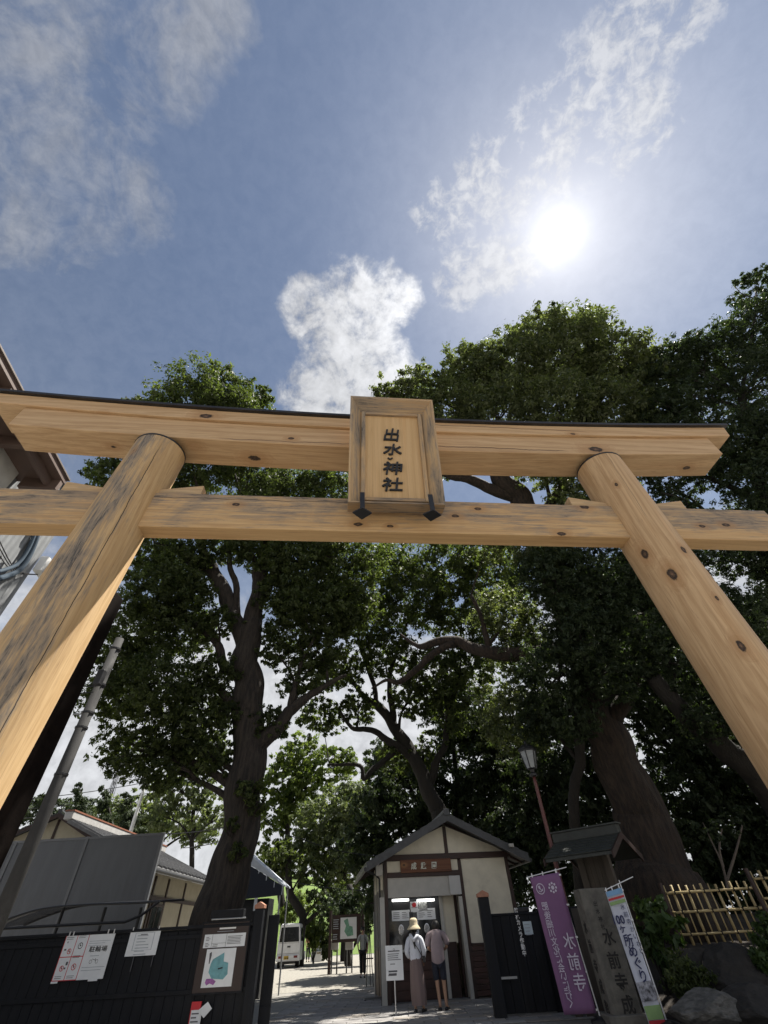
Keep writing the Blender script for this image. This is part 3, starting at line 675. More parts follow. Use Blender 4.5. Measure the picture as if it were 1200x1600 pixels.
# pipes and boxes on the lower wall
c2_ = at(74, 852, 11.0); hz_ = at(95, 792, 11.0).z
CW = thing('metal_sided_building', 'grey corrugated building with blue grey pipes behind the left torii pillar', 'building', (c2_.x, c2_.y, 0), R(9.6))
n = 120; vs = []
for i in range(n+1):
    yy = -7*(1-i/n); dx = .022 if (i % 4) in (0, 1) else -.022
    vs += [(dx, yy, 0), (dx, yy, hz_)]
MB().add(vs, [(2*i, 2*i+2, 2*i+3, 2*i+1) for i in range(n)]).build('corrugated_wall', M_siding, CW, recalc=False)
MB().bx((-5, -7, 0), (-.03, 0, hz_)).build('wall', M_wallw, CW)
MB().bx((-5.1, -7.1, hz_+.003), (.12, .1, hz_+.10)).build('roof_edge', M_rod, CW)
M_pipe = mat('blue_grey_pipe', (.07, .095, .125), .8, .1, 4, spec=.15)
CWM = (Matrix.Translation(CW.location) @ Matrix.Rotation(R(9.6), 4, 'Z')).inverted()
def wl(u, v):       # sight line meets the side wall
    o = CWM @ Vector((0, 0, CH)); d = CWM.to_3x3() @ Vector(ray(u, v).tolist()); return o + d*((0-o.x)/d.x)
pp = [wl(-12, 905), wl(20, 893), wl(38, 870), wl(50, 842), wl(56, 815)]
for q_, r in ((0, .085), (.2, .06)):
    P, Q = catmull([Vector((.12, p.y-q_, p.z+q_*.5)) for p in pp], [r]*5, 4); MB().tube(P, Q, 10).build('pipe', M_pipe, CW, smooth=True)
bxp = wl(62, 888)
MB().bx((.03, bxp.y-.32, bxp.z-.3), (.30, bxp.y+.2, bxp.z+.3)).build('meter_box', M_white, CW, bev=.03)
MB().bx((.03, bxp.y+.3, 0), (.15, bxp.y+.45, bxp.z+1.4)).build('downpipe', M_black, CW, bev=.02)
for k in range(3):
    P, Q = catmull([(.06, bxp.y-2.2+.2*k, bxp.z-.6-.15*k), (.1, bxp.y-1., bxp.z-.8-.05*k), (.1, bxp.y-.05, bxp.z-.3)], [.018]*3, 5); MB().tube(P, Q, 5).build('wall_cable', M_black, CW)
# ================================================================== left: grey panel, houses, carport, black wall
GP = thing('grey_panel_wall', 'large plain grey framed panel screen above the black wall', 'screen', at(120, 1430, 20).xy.to_3d())
M_gp = mat('grey_sheet', (.10, .105, .115), .6, .12, 1.5, .05, 60, dirt=(.065, .067, .072, .6), stretch=(2, 2, .4))
M_gpf = mat('grey_sheet_frame', (.13, .135, .145), .5, .1, 3)
tR = at(256, 1301, 20); tL = at(-60, 1318, 20); s1 = at(140, 1304, 20); s2 = at(30, 1309, 20)
gx0 = GP.location.x; ztp = tR.z
for a, c in ((tL.x, s2.x), (s2.x, s1.x), (s1.x, tR.x)):
    MB().bx((a+.06-gx0, -.03, .1), (c-.06-gx0, .03, ztp-.08)).build('panel', M_gp, GP)
for xx in (tL.x, s2.x, s1.x, tR.x):
    MB().bx((xx-.055-gx0, -.06, 0), (xx+.055-gx0, .06, ztp)).build('upright', M_gpf, GP, bev=.01)
MB().bx((tL.x-gx0+.056, -.05, ztp-.078), (tR.x-gx0-.056, .05, ztp-.002)).build('top_rail', M_gpf, GP)
# house with grey tiled roof behind the panel
def house(name, label, org, yaw, wid, dep, hw, rise, over, wallm, roofm, nrow=9, gable_over=.5, posts=True, group=None):
    """gable faces local -Y; ridge runs along local Y"""
    h = thing(name, label, 'house', org, yaw, group)
    MB().prism([(-wid/2, 0, 0), (wid/2, 0, 0), (wid/2, 0, hw), (0, 0, hw+rise), (-wid/2, 0, hw)], (0, dep, 0)).build('wall', wallm, h)
    sl = math.atan2(rise, wid/2); L = (wid/2+over)/math.cos(sl)
    for sgn in (-1, 1):
        rf = MB().prism([(0, -gable_over, hw+rise+.03), (0, -gable_over, hw+rise+.13), (sgn*(wid/2+over), -gable_over, hw-over*math.tan(sl)+.13), (sgn*(wid/2+over), -gable_over, hw-over*math.tan(sl)+.03)], (0, dep+2*gable_over, 0)).build('roof', roofm, h)
        src = None
        for k in range(nrow):
            t = (k+.5)/nrow; x = sgn*(wid/2+over)*t; z = hw+rise-math.tan(sl)*(wid/2+over)*t+.145
            if src is None: src = MB().box((0, 0, 0), (L/nrow*.98, dep+2*gable_over+.02, .035), ry=sgn*sl-sgn*.05).build('tile_row', roofm, rf, (x, dep/2, z))
            else: inst(src, rf, (x, dep/2, z))
    MB().tube([(0, -gable_over-.02, hw+rise+.2), (0, dep+gable_over+.02, hw+rise+.2)], .11, 8).build('ridge', roofm, h)
    for sgn in (-1, 1):
        MB().prism([(0, -gable_over-.05, hw+rise-.08), (0, -gable_over-.05, hw+rise+.1), (sgn*(wid/2+over), -gable_over-.05, hw-over*math.tan(sl)+.1), (sgn*(wid/2+over), -gable_over-.05, hw-over*math.tan(sl)-.08)], (0, .045, 0)).build('barge_board', M_darkwood, h)
    MB().bx((-.06, -.04, hw), (.06, .0, hw+rise-.1)).build('gable_post', M_darkwood, h)
    MB().bx((-wid/2, -.04, hw-.08), (wid/2, 0, hw+.06)).build('tie_beam', M_darkwood, h)
    return h
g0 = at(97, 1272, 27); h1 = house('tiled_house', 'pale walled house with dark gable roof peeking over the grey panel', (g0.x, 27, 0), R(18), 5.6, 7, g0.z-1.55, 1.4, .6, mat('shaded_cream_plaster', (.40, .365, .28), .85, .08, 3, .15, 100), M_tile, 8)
# the nearer long house beside the camphor trunk: its eave runs away to the right
e1p, e2p = at(243, 1360, 21.5), at(330, 1390, 29)
dv = (e2p-e1p); ya = math.atan2(dv.y, dv.x) - math.pi/2
he = e1p.z
nrm = Vector((dv.y, -dv.x, 0)).normalized()      # to the right of the eave line
if nrm.x < 0: nrm = -nrm
H2 = thing('garden_office', 'low cream house with grey tiled roof left of the camphor trunk', 'house', (e1p.x-nrm.x*.7, e1p.y-nrm.y*.7, 0), ya)
LL = dv.length+1.5
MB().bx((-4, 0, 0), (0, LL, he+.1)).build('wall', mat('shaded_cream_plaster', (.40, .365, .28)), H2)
rfm = MB().prism([(.75, -.6, he), (.75, -.6, he+.1), (-3.2, -.6, he+1.75), (-3.2, -.6, he+1.62)], (0, LL+1.2, 0)).build('roof', M_greytile, H2)
src = None
for k in range(20):
    yy = -.5+k*(LL+1.0)/20
    if src is None: src = MB().box((0, 0, 0), (4.25, .09, .07), ry=math.atan2(1.65, 3.95)).build('tile_rib', M_greytile, rfm, (-1.22, yy, he+.96))
    else: inst(src, rfm, (-1.22, yy, he+.96))
MB().bx((-3.4, -.65, he+1.72), (-3.05, LL+.65, he+2.0)).build('ridge', mat('pale_ridge', (.45, .44, .43), .5, .1, 5), H2, bev=.04)
MB().bx((-3.42, -.66, he+2.0), (-3.03, LL+.66, he+2.05)).build('ridge_cap', mat('red_brown_ridge', (.25, .10, .06), .6, .1, 5), H2)
MB().tube([(.8, -.6, he-.02), (.8, LL+.6, he-.02)], .06, 8).build('gutter', M_black, H2)
for yy in (.06, 1.9, 3.4, 5.6): MB().bx((.0, yy-.06, 0), (.05, yy+.06, he)).build('post', M_darkwood, H2)
MB().bx((.002, 0, he-.75), (.045, LL, he-.62)).build('beam', M_darkwood, H2)
wf = MB().bx((.004, 2.1, .5), (.06, 3.3, he-.85)).build('window', M_darkwood, H2); MB().bx((.05, 2.2, .6), (.066, 2.66, he-.95)).bx((.05, 2.74, .6), (.066, 3.2, he-.95)).build('pane', M_glass, wf)
# striped awning shop right of the camphor trunk
a0, a1 = at(398, 1336, 23.5), at(446, 1383, 22.5)
AW = thing('shop_awning', 'white sloping awning on a dark stall behind the camphor trunk', 'awning', (a0.x, 23.5, 0))
M_awn = mat('white_awning', (.62, .66, .72), .5, .06, 5); M_awd = mat('navy_cloth', (.02, .025, .04), .7, .1, 6)
def aw(x, y, z): return (x-a0.x, y-23.5, z)
MB().prism([aw(a0.x-.6, 22, a0.z+.12), aw(a0.x, 22, a0.z), aw(a1.x, 22, a1.z), aw(a1.x, 22, a1.z-.05), aw(a0.x-.6, 22, a0.z-.05)], (0, 1.5, 0)).build('cover', M_awn, AW)
src = None
for k in range(6):
    t = k/5; x = a0.x+(a1.x-a0.x)*t; z = a0.z+(a1.z-a0.z)*t
    if src is None: src = MB().box((0, 0, 0), (.03, .012, .26)).build('valance_strip', M_awn, AW, aw(x, 21.985, z-.18))
    else: inst(src, AW, aw(x, 21.985, z-.18))
MB().prism([aw(a0.x-.6, 21.995, a0.z-.06), aw(a1.x, 21.995, a1.z-.06), aw(a1.x, 21.995, a1.z-.32), aw(a0.x-.6, 21.995, a1.z-.42)], (0, .02, 0)).build('valance', M_awd, AW)
MB().bx(aw(a0.x-.6, 22.5, 0), aw(a1.x-.6, 23.4, a1.z-.36)).build('stall_body', M_black, AW)
for yy in (22.05, 23.4): MB().cyl(aw(a1.x-.08, yy, 0), aw(a1.x-.08, yy, a1.z-.05), .03).build('post', M_rod, AW)
sb = at(399, 1413, 21.8); MB().box(aw(sb.x, 21.8, sb.z), (.12, .02, .36)).build('sign_strip', M_paper, AW)
# carport / bicycle shelter with smoked curved sheet
CP = thing('bicycle_shelter', 'low shelter with curved smoked plastic roof behind the black wall', 'shelter', at(100, 1450, 16.4).xy.to_3d())
m_, t_, b_ = base_mat('smoked_sheet'); b_.inputs['Base Color'].default_value = (.05, .05, .055, 1); b_.inputs['Roughness'].default_value = .25; b_.inputs['Alpha'].default_value = .62; M_smoke = m_
cpx = CP.location.x; P = []
L0, L1 = at(-60, 1440, 16.4), at(250, 1409, 16.4)
prof = [at(-30, 1452, 16.4), at(20, 1432, 16.4), at(70, 1418, 16.4), at(140, 1412, 16.4), at(200, 1410, 16.4), at(250, 1407, 16.4)]
P = [[(p.x-cpx, dy, p.z+dy*.06) for p in catmull(prof, [1]*6, 4)[0]] for dy in (0, .8, 1.8)]
rs = MB().grid(P).build('roof_sheet', M_smoke, CP, smooth=True); sm = rs.modifiers.new('thickness', 'SOLIDIFY'); sm.thickness = .006
for dy in (-.02, 1.82): MB().tube([(p.x-cpx, dy, p.z-.02+dy*.06) for p in catmull(prof, [1]*6, 4)[0]], .028, 6).build('frame_rail', M_black, CP)
ba = MB().tube([(at(-40, 1450, 16.4).x-cpx, -.02, at(-40, 1452, 16.4).z-.02), (at(195, 1440, 16.4).x-cpx, -.02, at(195, 1441, 16.4).z), (at(222, 1428, 16.4).x-cpx, -.02, at(222, 1430, 16.4).z), (at(250, 1408, 16.4).x-cpx, -.02, at(250, 1408, 16.4).z)], .035, 8).build('tie_rod', M_black, CP)
for uu in (60, 130, 190): MB().tube([(at(uu, 1440, 16.4).x-cpx, 1.0, 0), (at(uu, 1440, 16.4).x-cpx, 1.0, at(uu, 1416, 16.4).z)], .045, 8).build('post', M_black, CP)
# black boarded wall
WY = 15.0; wz = 1.80; xr = at(398, 1440, WY).x; xl = -12.2
BW = thing('black_board_wall', 'long black boarded wall with notices on the left of the entrance', 'wall', (xr, WY, 0))
src = None; npl = int((xr-xl)/.24); rw = random.Random(8)
for k in range(npl):
    if src is None: src = MB().box((0, 0, 0), (.232, .025, wz-.12)).build('board', M_blackwood, BW, (-.12, 0, (wz-.12)/2+.02), bev=.004)
    else: inst(src, BW, (-.12-.24*k, rw.uniform(-.003, .003), (wz-.12)/2+.02))
MB().bx((xl-xr, .02, .02), (-.01, .035, wz-.062)).build('backing', M_blackwood, BW)
MB().bx((xl-xr, -.07, wz-.06), (.0, .07, wz)).build('cap_rail', M_blackwood, BW, bev=.01)
MB().bx((xl-xr, -.045, .62), (.0, -.016, .70)).build('middle_rail', M_blackwood, BW, bev=.008)
MB().bx((xl-xr, -.045, 1.56), (.0, -.016, 1.64)).build('upper_rail', M_blackwood, BW, bev=.008)
MB().bx((xl-xr, -.06, 0), (0, .06, .02)).build('sill_stone', M_conc, BW)
def gatepost(name, label, x, y, z, w=.24):
    g = thing(name, label, 'gate post', (x, y, 0)); MB().bx((-w/2, -w/2, 0), (w/2, w/2, z)).build('shaft', M_blackwood, g, bev=.012)
    MB().prism([(-w/2-.015, -w/2-.01, z+.002), (w/2+.015, -w/2-.01, z+.002), (w/2+.015, -w/2-.01, z+.07), (0, -w/2-.01, z+.135), (-w/2-.015, -w/2-.01, z+.07)], (0, w+.02, 0)).build('cap', M_pinkcap, g, bev=.006); return g
pl = at(405, 1420, WY); gatepost('gate_post', 'black gate post with bare wood cap at end of the left board wall', pl.x+.03, WY, pl.z, .22)
pl2 = at(437, 1429, 15.35)
DL = thing('gate_door', 'narrow black door leaf folded beside the left gate post', 'gate door', (pl.x+.2, 15.35, 0))
MB().bx((0, -.03, .03), (pl2.x-pl.x-.2, .03, pl2.z)).build('leaf', M_blackwood, DL, bev=.006)
for zz in (.25, 1.0, pl2.z-.15): MB().bx((.02, -.05, zz), (pl2.x-pl.x-.22, -.031, zz+.09)).build('ledge', M_blackwood, DL)
pg = at(753, 1394, 14.8); gatepost('gate_post', 'black gate post with bare wood cap in front of the ticket office', pg.x, 14.8, pg.z-.1, .26)
d0, d1 = at(768, 1428, 15.0), at(838, 1424, 15.0)
DR = thing('gate_door', 'wide black gate door with pull bar right of the ticket office', 'gate door', (pg.x+.14, 15.0, 0))
wdt = d1.x-pg.x-.14
for k in range(5): MB().bx((k*wdt/5+.004, -.02, .04), ((k+1)*wdt/5-.004, .02, d0.z-.05)).build('board', M_blackwood, DR, bev=.005)
MB().bx((.01, .024, .05), (wdt-.01, .036, d0.z-.052)).build('backing', M_blackwood, DR)
MB().bx((0, -.04, d0.z-.05), (wdt, .04, d0.z)).build('top_rail', M_blackwood, DR, bev=.01)
hp = at(795, 1528, 14.9); MB().bx((hp.x-.2-DR.location.x, -.085, hp.z-.02), (hp.x+.2-DR.location.x, -.06, hp.z+.02)).bx((hp.x-.19-DR.location.x, -.06, hp.z-.012), (hp.x-.165-DR.location.x, -.02, hp.z+.012)).bx((hp.x+.165-DR.location.x, -.06, hp.z-.012), (hp.x+.19-DR.location.x, -.02, hp.z+.012)).build('handle', M_rod, DR)
vt = text('防\n犯\nカ\nメ\nラ\n作\n動\n中', .12, M_white, DR, (at(813, 1455, 14.95).x-DR.location.x+.0, -.026, at(813, 1455, 14.95).z), (0, 0, 0), off=.004, fit=(.10, .86))
MB().bx((wdt*.6, -.03, d0.z+.0), (wdt*.62+.28, .06, d0.z+.09)).build('latch_block', M_black, DR, bev=.02)
# black wall further right
rwx = at(840, 1430, 15.0).x
RW = thing('black_board_wall', 'short black boarded wall behind the purple banner', 'wall', (rwx, 15.1, 0))
for k in range(8): MB().bx((k*.24+.003, -.02, 0), ((k+1)*.24-.003, .02, d1.z-.02)).build('board', M_blackwood, RW, bev=.004)
MB().bx((0, -.05, d1.z-.02), (1.92, .05, d1.z+.05)).build('cap_rail', M_blackwood, RW, bev=.01)
# ------------------------------------------------------------------ notices on the black wall
M_txt = mat('print_grey', (.09, .09, .10), .7, .1, 5); M_lgrey = mat('print_pale_grey', (.38, .41, .45), .7, .1, 5)
def plate(name, label, cat, tl, tr, br, bl, Y, m, thick=.012, group=None):
    """a notice given by the four photograph corners, upright at depth Y; returns (thing, width, height) with origin at its lower left"""
    A, B, C, D_ = [at(u, v, Y) for u, v in (tl, tr, br, bl)]
    wd = ((B.x-A.x)+(C.x-D_.x))/2; ht = ((A.z-D_.z)+(B.z-C.z))/2; x0 = (A.x+D_.x)/2; z0 = (C.z+D_.z)/2
    g = thing(name, label, cat, (x0, Y, z0), 0, group)
    MB().bx((0, 0, 0), (wd, thick, ht)).build('sheet', m, g); return g, wd, ht
def lines(g, x0, z1, x1, n, step, th, m=None, rnd=None, y=-.003):
    b = MB(); r = random.Random(n+int(x0*100))
    for i in range(n):
        e = x1 - (x1-x0)*r.uniform(0, .35); b.bx((x0, y, z1-i*step-th), (e, y+.002, z1-i*step))
    return b.build('print_lines', m or M_txt, g)
NY = WY-.06
N1, w1, h1_ = plate('parking_notice', 'white bicycle parking notice with four red-ruled pictograms on the black wall', 'notice', (103, 1461), (180, 1455), (162, 1528), (81, 1535), NY, M_paper)
def ring(g, c, r, th, m, name='prohibition_ring', y=-.004, bar=True):
    b = MB(); n = 24; vs = []
    for k in range(n):
        a = 2*math.pi*k/n
        vs += [(c[0]+r*math.cos(a), y, c[1]+r*math.sin(a)), (c[0]+(r-th)*math.cos(a), y, c[1]+(r-th)*math.sin(a))]
    b.add(vs, [(2*k, 2*k+1, (2*k+3) % (2*n), (2*k+2) % (2*n)) for k in range(n)])
    if bar: b.box((c[0], y, c[1]), (2*r-.5*th, .002, th*.8), ry=R(45))
    return b.build(name, m, g)
rl = MB()
for x in (0, .235*w1, .47*w1): rl.bx((x, -.003, 0), (x+.014, -.001, h1_))
rl.bx((0, -.0035, .49*h1_), (.47*w1, -.0015, .49*h1_+.014)).bx((0, -.0035, 0), (.47*w1, -.0015, .014)).bx((0, -.0035, h1_-.014), (.47*w1, -.0015, h1_)).build('red_rules', M_red, N1)
for cx, cz, bar in ((.16, .62, True), (.355, .73, False), (.12, .26, True), (.355, .28, True)):
    ring(N1, (cx*w1, cz*h1_), .058 if cx > .3 else .05, .012, M_red if bar else M_ink, bar=bar)
    MB().box((cx*w1, -.003, cz*h1_), (.035, .002, .018)).box((cx*w1-.01, -.003, cz*h1_+.02), (.012, .002, .035)).build('pictogram', M_ink, N1)
for bx_ in (((.075*w1, -.003, .82*h1_), (.02, .002, .03)), ((.07*w1, -.003, .66*h1_), (.05, .002, .03)), ((.195*w1, -.003, .36*h1_), (.05, .002, .06)), ((.18*w1, -.003, .26*h1_), (.04, .002, .03))): MB().box(*bx_).build('pictogram', M_txt, N1)
for x, z in ((.03, .93), (.27, .95), (.04, .1), (.27, .1), (.27, .52)): lines(N1, x*w1, z*h1_, (x+.18)*w1, 2, .03, .008)
text('駐輪場', .16, M_ink, N1, (.74*w1, -.004, .64*h1_), off=.002, fit=(.36*w1, .13*h1_))
lines(N1, .62*w1, .50*h1_, .86*w1, 1, .03, .012, M_lgrey); lines(N1, .52*w1, .82*h1_, .96*w1, 3, .04, .008, M_lgrey); lines(N1, .52*w1, .26*h1_, .98*w1, 2, .05, .01, M_lgrey)
for cx in (.66, .78): ring(N1, (cx*w1, .37*h1_), .035, .007, M_txt, 'bicycle_pictogram', bar=False)
MB().box((.72*w1, -.003, .41*h1_), (.1, .002, .008), ry=R(15)).box((.75*w1, -.003, .40*h1_), (.008, .002, .07), ry=R(-20)).build('bicycle_pictogram', M_txt, N1)
clip = MB().box((0, -.004, 0), (.03, .018, .09)).build('clip', M_steel, N1, (.06*w1, -.01, h1_+.01), bev=.006)
for f in (.14, .85, .97): inst(clip, N1, (f*w1, -.01, h1_+.01))
MB().bx((.0, -.002, -.035), (.13*w1, .01, .0)).bx((.72*w1, -.002, -.03), (.9*w1, .01, 0)).build('tape', M_paper, N1)
N2, w2, h2 = plate('paper_notice', 'small plain white notice sheet with faint table hung beside the parking notice', 'notice', (206, 1453), (252, 1449), (243, 1493), (194, 1494), NY, M_paper)
MB().bx((.18*w2, -.003, .2*h2), (.2*w2, -.001, .85*h2)).bx((.8*w2, -.003, .2*h2), (.82*w2, -.001, .85*h2)).bx((.19*w2, -.0035, .84*h2), (.81*w2, -.0015, .855*h2)).bx((.19*w2, -.0035, .2*h2), (.81*w2, -.0015, .212*h2)).build('table_rules', M_lgrey, N2)
lines(N2, .27*w2, .76*h2, .72*w2, 7, .055, .016, M_lgrey); lines(N2, .36*w2, .8*h2, .6*w2, 1, .04, .014)
c2 = MB().box((0, -.004, 0), (.02, .015, .06)).build('clip', M_steel, N2, (.07*w2, -.01, h2+.01)); inst(c2, N2, (.93*w2, -.01, h2+.01))
MB().bx((.3*w2, -.0, -.26), (.32*w2, .01, -.005)).bx((.93*w2, 0, -.2), (.95*w2, .01, -.005)).build('string', M_txt, N2)
N3, w3, h3 = plate('notice_board', 'dark brown notice board with white table and garden map on black wall', 'notice board', (317, 1443), (391, 1440), (376, 1548), (301, 1553), NY, mat('brown_board', (.035, .02, .017), .5, .15, 6), .03)
MB().bx((-.03, -.02, -.03), (0, .03, h3+.03)).bx((w3, -.02, -.03), (w3+.03, .03, h3+.03)).bx((.001, -.02, h3), (w3-.001, .03, h3+.03)).bx((.001, -.02, -.03), (w3-.001, .03, 0)).build('frame', M_blackwood, N3)
lines(N3, .36*w3, .925*h3, .72*w3, 1, .04, .03, M_white); lines(N3, .32*w3, .87*h3, .78*w3, 1, .04, .008, M_lgrey)
tb = MB().bx((.07*w3, -.012, .63*h3), (.95*w3, -.002, .83*h3)).build('table_sheet', M_paper, N3)
MB().bx((.24*w3, -.015, .63*h3), (.246*w3, -.013, .83*h3)).bx((.54*w3, -.015, .63*h3), (.546*w3, -.013, .83*h3)).bx((.243*w3, -.0155, .69*h3), (.545*w3, -.0135, .694*h3)).build('table_rules', M_txt, tb)
for k, (x, z, e) in enumerate(((.11, .79, .2), (.11, .70, .2), (.27, .675, .4), (.57, .79, .92))): lines(tb, x*w3, z*h3, e*w3, 3 if k < 3 else 6, .026, .009, M_txt, y=-.015)
mp = MB().bx((.17*w3, -.012, .07*h3), (.79*w3, -.002, .61*h3)).build('map_sheet', M_paper, N3)
def flat(pts, y): 
    return MB().prism([(x*w3, y, z*h3) for x, z in pts], (0, .003, 0))
flat([(.33, .46), (.55, .55), (.56, .42), (.66, .40), (.68, .24), (.6, .17), (.36, .19), (.28, .28), (.30, .40)], -.016).build('map_area', mat('map_teal', (.16, .36, .40), .7, .15, 12), mp)
flat([(.26, .19), (.38, .19), (.46, .15), (.42, .10), (.34, .125), (.28, .10), (.24, .14)], -.0165).build('map_area', mat('map_violet', (.32, .12, .34), .7, .2, 20), mp)
flat([(.24, .55), (.28, .57), (.29, .52), (.27, .40), (.255, .40)], -.0165).build('map_mark', M_txt, mp)
flat([(.46, .33), (.56, .345), (.56, .325), (.47, .31)], -.018).build('map_mark', M_ink, mp)
MB().tube([(.18*w3, -.10, h3+.07), (.92*w3, -.10, h3+.07)], .016, 8).build('lamp_bar', M_rod, N3)
MB().bx((.15*w3, -.12, h3+.09), (.86*w3, .1, h3+.24)).build('hood', M_blackwood, N3, bev=.01)
N4, w4, h4 = plate('notice_box', 'red edged notice box with white leaflets low on the black wall', 'notice box', (301, 1566), (316, 1564), (306, 1612), (290, 1614), NY-.03, M_red, .05)
MB().bx((.12*w4, -.012, -.05), (w4+.05, -.002, .72*h4)).build('leaflet', M_paper, N4)
lines(N4, .2*w4, .62*h4, w4, 4, .06, .02, M_txt, y=-.015)
MB().prism([(w4+.16, -.03, .98*h4), (w4+.28, -.03, .74*h4), (w4+.12, -.03, .44*h4), (w4-.04, -.03, .70*h4)], (0, .008, 0)).build('diamond_card', M_paper, N4)
N5, w5, h5 = plate('paper_notice', 'small pale blue notice paper on the black boards beside the gate door', 'notice', (817, 1440), (830, 1439), (833, 1459), (820, 1461), 14.94, mat('pale_blue_paper', (.5, .58, .62), .8, .05, 5))
lines(N5, .15*w5, .8*h5, .8*w5, 4, .06, .018, M_lgrey)
# ================================================================== TICKET OFFICE
kc = at(606, 1567, 18.2)
KY = R(9)
K = thing('ticket_office', 'small gabled ticket office with cream plaster and dark timber frame', 'ticket office', (kc.x, 18.2, 0), KY)
KM = Matrix.Translation((kc.x, 18.2, 0)) @ Matrix.Rotation(KY, 4, 'Z'); KI = KM.inverted()
def k(u, v, y=0.):
    o = KI @ Vector((0, 0, CH)); d = KI.to_3x3() @ Vector(ray(u, v).tolist()); p = o + d*((y-o.y)/d.y); return p.x, p.z
xA = 0.0; xB = k(792, 1338)[0]; zb1 = k(700, 1338)[1]; zb1h = .11
pk = k(697, 1280, -.5); KD = 3.4
xm = pk[0]
xs_ = k(724, 1400)[0]          # the post right of the ticket window
zr = k(697, 1290)[1]           # apex of the plaster gable
zw = k(650, 1366)[1]           # lower beam
def kb(name, a, c, m, parent=K, bev=.006): return MB().bx(a, c).build(name, m, parent, bev=bev)
PT = .11
kb('post', (xA, -.02, .0), (xA+PT, .10, zb1), M_darkwood); kb('post', (xB-PT, -.02, 0), (xB, .10, zb1), M_darkwood)
kb('post', (xs_-.05, -.02, 0), (xs_+.06, .10, zb1-zb1h), M_darkwood)
kb('tie_beam', (xA-.1, -.05, zb1-.075), (xB+.1, .09, zb1+.085), M_darkwood)
kb('lower_beam', (xA+PT+.002, -.03, zw-.065), (xs_-.052, .09, zw+.065), M_darkwood)
kb('sill_post', (xA-.16, -.06, 0), (xA-.01, .06, k(606, 1402)[1]), M_greyplaster)
MB().prism([(xA, 0, zb1+.085), (xB, 0, zb1+.085), (xm, 0, zr)], (0, .1, 0)).build('gable_wall', M_plaster, K)
kb('gable_post', (xm-.06, -.03, zb1+.086), (xm+.06, -.002, zr-.02), M_darkwood)
kb('plaster_panel', (xs_+.062, .01, k(760, 1478)[1]), (xB-PT-.002, .08, zb1-.076), M_plaster)
kb('plaster_panel', (xA+PT, .012, zw+.066), (xs_-.052, .08, zb1-.076), M_plaster)
zd = k(760, 1476)[1]
for i in range(9):
    z0 = .06+i*(zd-.06)/9; kb('dado_board', (xs_+.062, -.012, z0+.006), (xB-PT-.002, .03, z0+(zd-.06)/9-.006), M_dado, K, .004)
kb('dado_rail', (xs_+.062, -.03, zd), (xB-PT-.002, .04, zd+.05), M_darkwood)
# name board
sgn = [k(625, 1344, -.06), k(706, 1361, -.06)]
SG = thing('name_board', 'brown wooden name board with three pale characters over the ticket window', 'sign', KM @ Vector((sgn[0][0], -.075, sgn[1][1])), KY)
sw, sh = sgn[1][0]-sgn[0][0], sgn[0][1]-sgn[1][1]
MB().bx((0, 0, 0), (sw, .04, sh)).build('board', wood('sign_board_wood', 0, [(.12, 0, .2, .03)], light=(.15, .062, .035), dark=(.085, .035, .02), seed=2.), SG, bev=.008)
M_paleink = mat('pale_green_paint', (.64, .68, .60), .7, .1, 8)
for ch, f in (('成', .26), ('趣', .45), ('園', .66)): text(ch, .19, M_paleink, SG, (f*sw, -.006, sh*.5), name='character', ext=.004, off=.003, shear=.08)
# roof
ov, fo = .62, .62
slope = (zr+.12-(zb1+.02))/(xB-xm)
def roofz(x): return zr+.14 - slope*abs(x-xm)
roof = MB()
xl_, xr_ = xA-ov, xB+ov-.1
for (x, s_) in ((xl_, -1), (xr_, 1)):
    rp_ = MB().prism([(xm, -fo, roofz(xm)), (x, -fo, roofz(x)), (x, -fo, roofz(x)+.09), (xm, -fo, roofz(xm)+.09)], (0, KD+2*fo, 0)).build('roof', M_tile, K)
    n_ = 9; a_ = math.atan(slope)
    LL_ = abs(x-xm)/math.cos(a_); src = None
    for i in range(n_):
        t = (i+.5)/n_; xx = xm+(x-xm)*t
        if src is None: src = MB().box((0, 0, 0), (LL_/n_*1.02, KD+2*fo+.03, .04), ry=s_*(a_-.06)).build('tile_row', M_tile, rp_, (xx, KD/2, roofz(xx)+.115))
        else: inst(src, rp_, (xx, KD/2, roofz(xx)+.115))
    MB().prism([(xm, -fo-.04, roofz(xm)-.10), (x, -fo-.04, roofz(x)-.10), (x, -fo-.04, roofz(x)+.10), (xm, -fo-.04, roofz(xm)+.10)], (0, .036, 0)).build('barge_board', M_tile, K)
    nr = 8
    for i in range(nr):
        yy = -fo+.1+(KD+2*fo-.2)*i/(nr-1)
        MB().prism([(xm, yy-.03, roofz(xm)-.07), (x, yy-.03, roofz(x)-.07), (x, yy-.03, roofz(x)-.003), (xm, yy-.03, roofz(xm)-.003)], (0, .06, 0)).build('rafter', M_greyplaster if False else M_darkwood, K)
MB().tube([(xm, -fo-.05, roofz(xm)+.17), (xm, KD+fo, roofz(xm)+.17)], .09, 10).build('ridge', M_tile, K)
MB().bx((xm-.10, -fo-.075, roofz(xm)+.05), (xm+.10, -fo-.052, roofz(xm)+.24)).build('ridge_end_tile', M_tile, K, bev=.03)
for x in (xl_-.04, xr_+.04): MB().tube([(x, -fo-.02, roofz(x)-.02), (x, KD+fo, roofz(x)-.02)], .055, 8).build('gutter', M_black, K)
MB().tube([(xl_-.02, -fo+.05, roofz(xl_)-.06), (xA-.25, -.05, zb1-.42), (xA-.14, .1, zb1-.5), (xA-.14, .1, 0)], .03, 8).build('downpipe', M_black, K)
